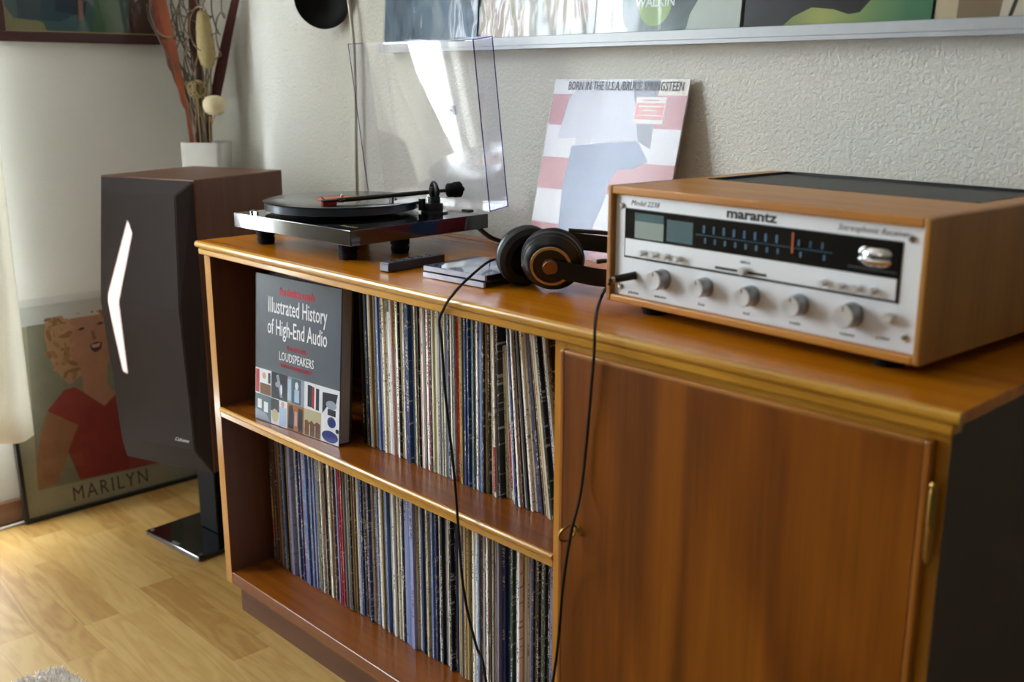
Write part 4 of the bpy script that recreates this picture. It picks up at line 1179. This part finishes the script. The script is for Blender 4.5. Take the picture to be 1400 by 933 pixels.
for i, k in enumerate(keys):
    m.mi = i + 1
    m.poly([(-.0122, a, b_) for a, b_ in SP[k]], .0001 + .00008 * i, (1, 0, 0))
# curls of hair in three tones
rr = random.Random(8)
def inside(x_, y_, pg):
    c_ = False
    for (x1, y1), (x2, y2) in zip(pg, pg[1:] + pg[:1]):
        if (y1 > y_) != (y2 > y_) and x_ < (x2 - x1) * (y_ - y1) / (y2 - y1) + x1: c_ = not c_
    return c_
n_c = 0
while n_c < 90:
    a, b_ = rr.uniform(.11, .33), rr.uniform(.34, .58)
    if not inside(a, b_, SP['hair']): continue
    n_c += 1
    m.mi = len(keys) + 1 + n_c % 3
    rx, rz, an = rr.uniform(.010, .018), rr.uniform(.004, .007), rr.uniform(0, 3.14)
    m.poly([(-.0112 + n_c * 2e-6, a + p_ * math.cos(an) - q_ * math.sin(an), b_ + p_ * math.sin(an) + q_ * math.cos(an)) for p_, q_ in el(0, 0, rx, rz, 10)], .00005, (1, 0, 0))
m.build('poster_print', [pm('poster_paper', 'aaa58c', 0.6, var=.1, vs=200)] + [pm('poster_' + k, PC[k], 0.6, var=.2, vs=40) for k in keys] + [pm('poster_lock', '9a7048', 0.6), pm('poster_curl', 'c29a70', 0.6), pm('poster_gold', 'ac8258', 0.6)], po)
text('MARILYN', 'lettering', pm('poster_ink', '3a3430', 0.6), po, (-.0115, .232, .026), (R(90), 0, R(90)), .055, .78, .0003, space=1.25)
box((-.0085, .009, .009), (-.007, OW - .009, OH - .009)).build('glazing', clear('poster_glass', (.93, .94, .94, 1), 1.0, 1.45, 0.02), po)

# ---------------------------------------------------------------- curtains
def curtain(name, label, y0, y1, z0, z1, x, amp, folds, bow=0.0):
    m = MB(); nu, nv = 70, 24
    g = []
    for j in range(nv + 1):
        v = j / nv; z = z0 + (z1 - z0) * v
        rowv = []
        for i in range(nu + 1):
            u = i / nu
            e0 = y0 + bow * max(0.0, min(1.0, (0.95 - z) / 0.6)); yy = e0 + (y1 - e0) * u
            xx = x + amp * (.6 + .4 * (1 - v)) * math.sin(u * folds * 6.283 + .6 * math.sin(v * 3)) + .006 * math.sin(u * 23 + v * 2)
            rowv.append(m.bm.verts.new((xx, yy, z + .006 * math.sin(u * 9))))
        g.append(rowv)
    for j in range(nv):
        for i in range(nu):
            m.bm.faces.new((g[j][i], g[j][i + 1], g[j + 1][i + 1], g[j + 1][i]))
    t = thing(name, label, 'curtain', (0, 0, 0))
    o = m.build('cloth', M_curt, t, True)
    so = o.modifiers.new('thickness', 'SOLIDIFY'); so.thickness = .0012
    MB().tube([(x, y0 - .02, z1 + .004), (x, y1 + .02, z1 + .004)], .008, 10, 1).build('curtain_rod', M_white, t, True)
    return t
s = NT('curtain_cloth')
s.t.nodes.remove(s.b)
df = s.n('ShaderNodeBsdfDiffuse'); tr = s.n('ShaderNodeBsdfTranslucent'); mx = s.n('ShaderNodeMixShader', _0=0.32)
cc = s.mix(s.noise(s.coord('Object', (1, 1, 8)), 80, 2), lin('e2dfd4'), lin('efece4'))
s.l(cc, df.inputs[0]); s.l(cc, tr.inputs[0]); s.l(df.outputs[0], mx.inputs[1]); s.l(tr.outputs[0], mx.inputs[2]); s.l(mx.outputs[0], s.out.inputs[0])
M_curt = s.m
curtain('curtain', 'cream white curtain hanging at the left edge in front of poster', -.44, -.135, .250, 2.25, -.675, .022, 3.6, -.20)
curtain('curtain', 'added unseen cream curtain hanging between the balcony door and the window', -.722, -.665, .250, 2.25, -.70, .014, 1.5)  # out of view, added to bound the bright band mirrored in the dust cover

# ---------------------------------------------------------------- rug and a white cable on the floor
ru = thing('rug', 'grey shaggy rug corner lying on the laminate floor at the bottom left', 'rug')
RC = at(80, 908, 2, .012)
d1, d2 = Vector((.99, .12, 0)), Vector((.03, -1.0, 0))
M_pile = pm('rug_wool', 'e2dad2', 0.95, var=.3, vs=250)
m = MB()
def rp(a, b_): return RC + d1 * a + d2 * b_
outl = [rp(.03, 0), rp(.35, 0), rp(.35, .5), rp(0, .5), rp(0, .03), rp(.008, .008)]
m.poly([(p.x, p.y, .0008) for p in outl], .006, (0, 0, 1)); m.build('rug_backing', M_pile, ru)
m = MB(); rr = random.Random(2)
for i in range(9000):
    a, b_ = rr.random() * .35, rr.random() * .30
    if a + b_ < .014: continue
    p = rp(a, b_); p.z = .006
    an = rr.random() * 6.28; w_ = .0030
    q = p + Vector((rr.uniform(-.006, .006), rr.uniform(-.006, .006), rr.uniform(.004, .012)))
    vs3 = [m.bm.verts.new(p + Vector((math.cos(an + k * 2.09), math.sin(an + k * 2.09), 0)) * w_) for k in range(3)]
    tp = m.bm.verts.new(q)
    for k in range(3): m.bm.faces.new((vs3[k], vs3[(k + 1) % 3], tp))
o = m.build('rug_pile', M_pile, ru); o['kind'] = 'stuff'
cbl = thing('white_cable', 'thin white cable on the floor along the left baseboard', 'cable', (-.77, -.2, 0))
MB().tube([(.006, -.10, .004), (.008, -.03, .004), (.004, .03, .004), (-.004, .09, .004), (-.006, .2, .004)], .0035, 8, 4).build('cable_sheath', M_white, cbl, True)
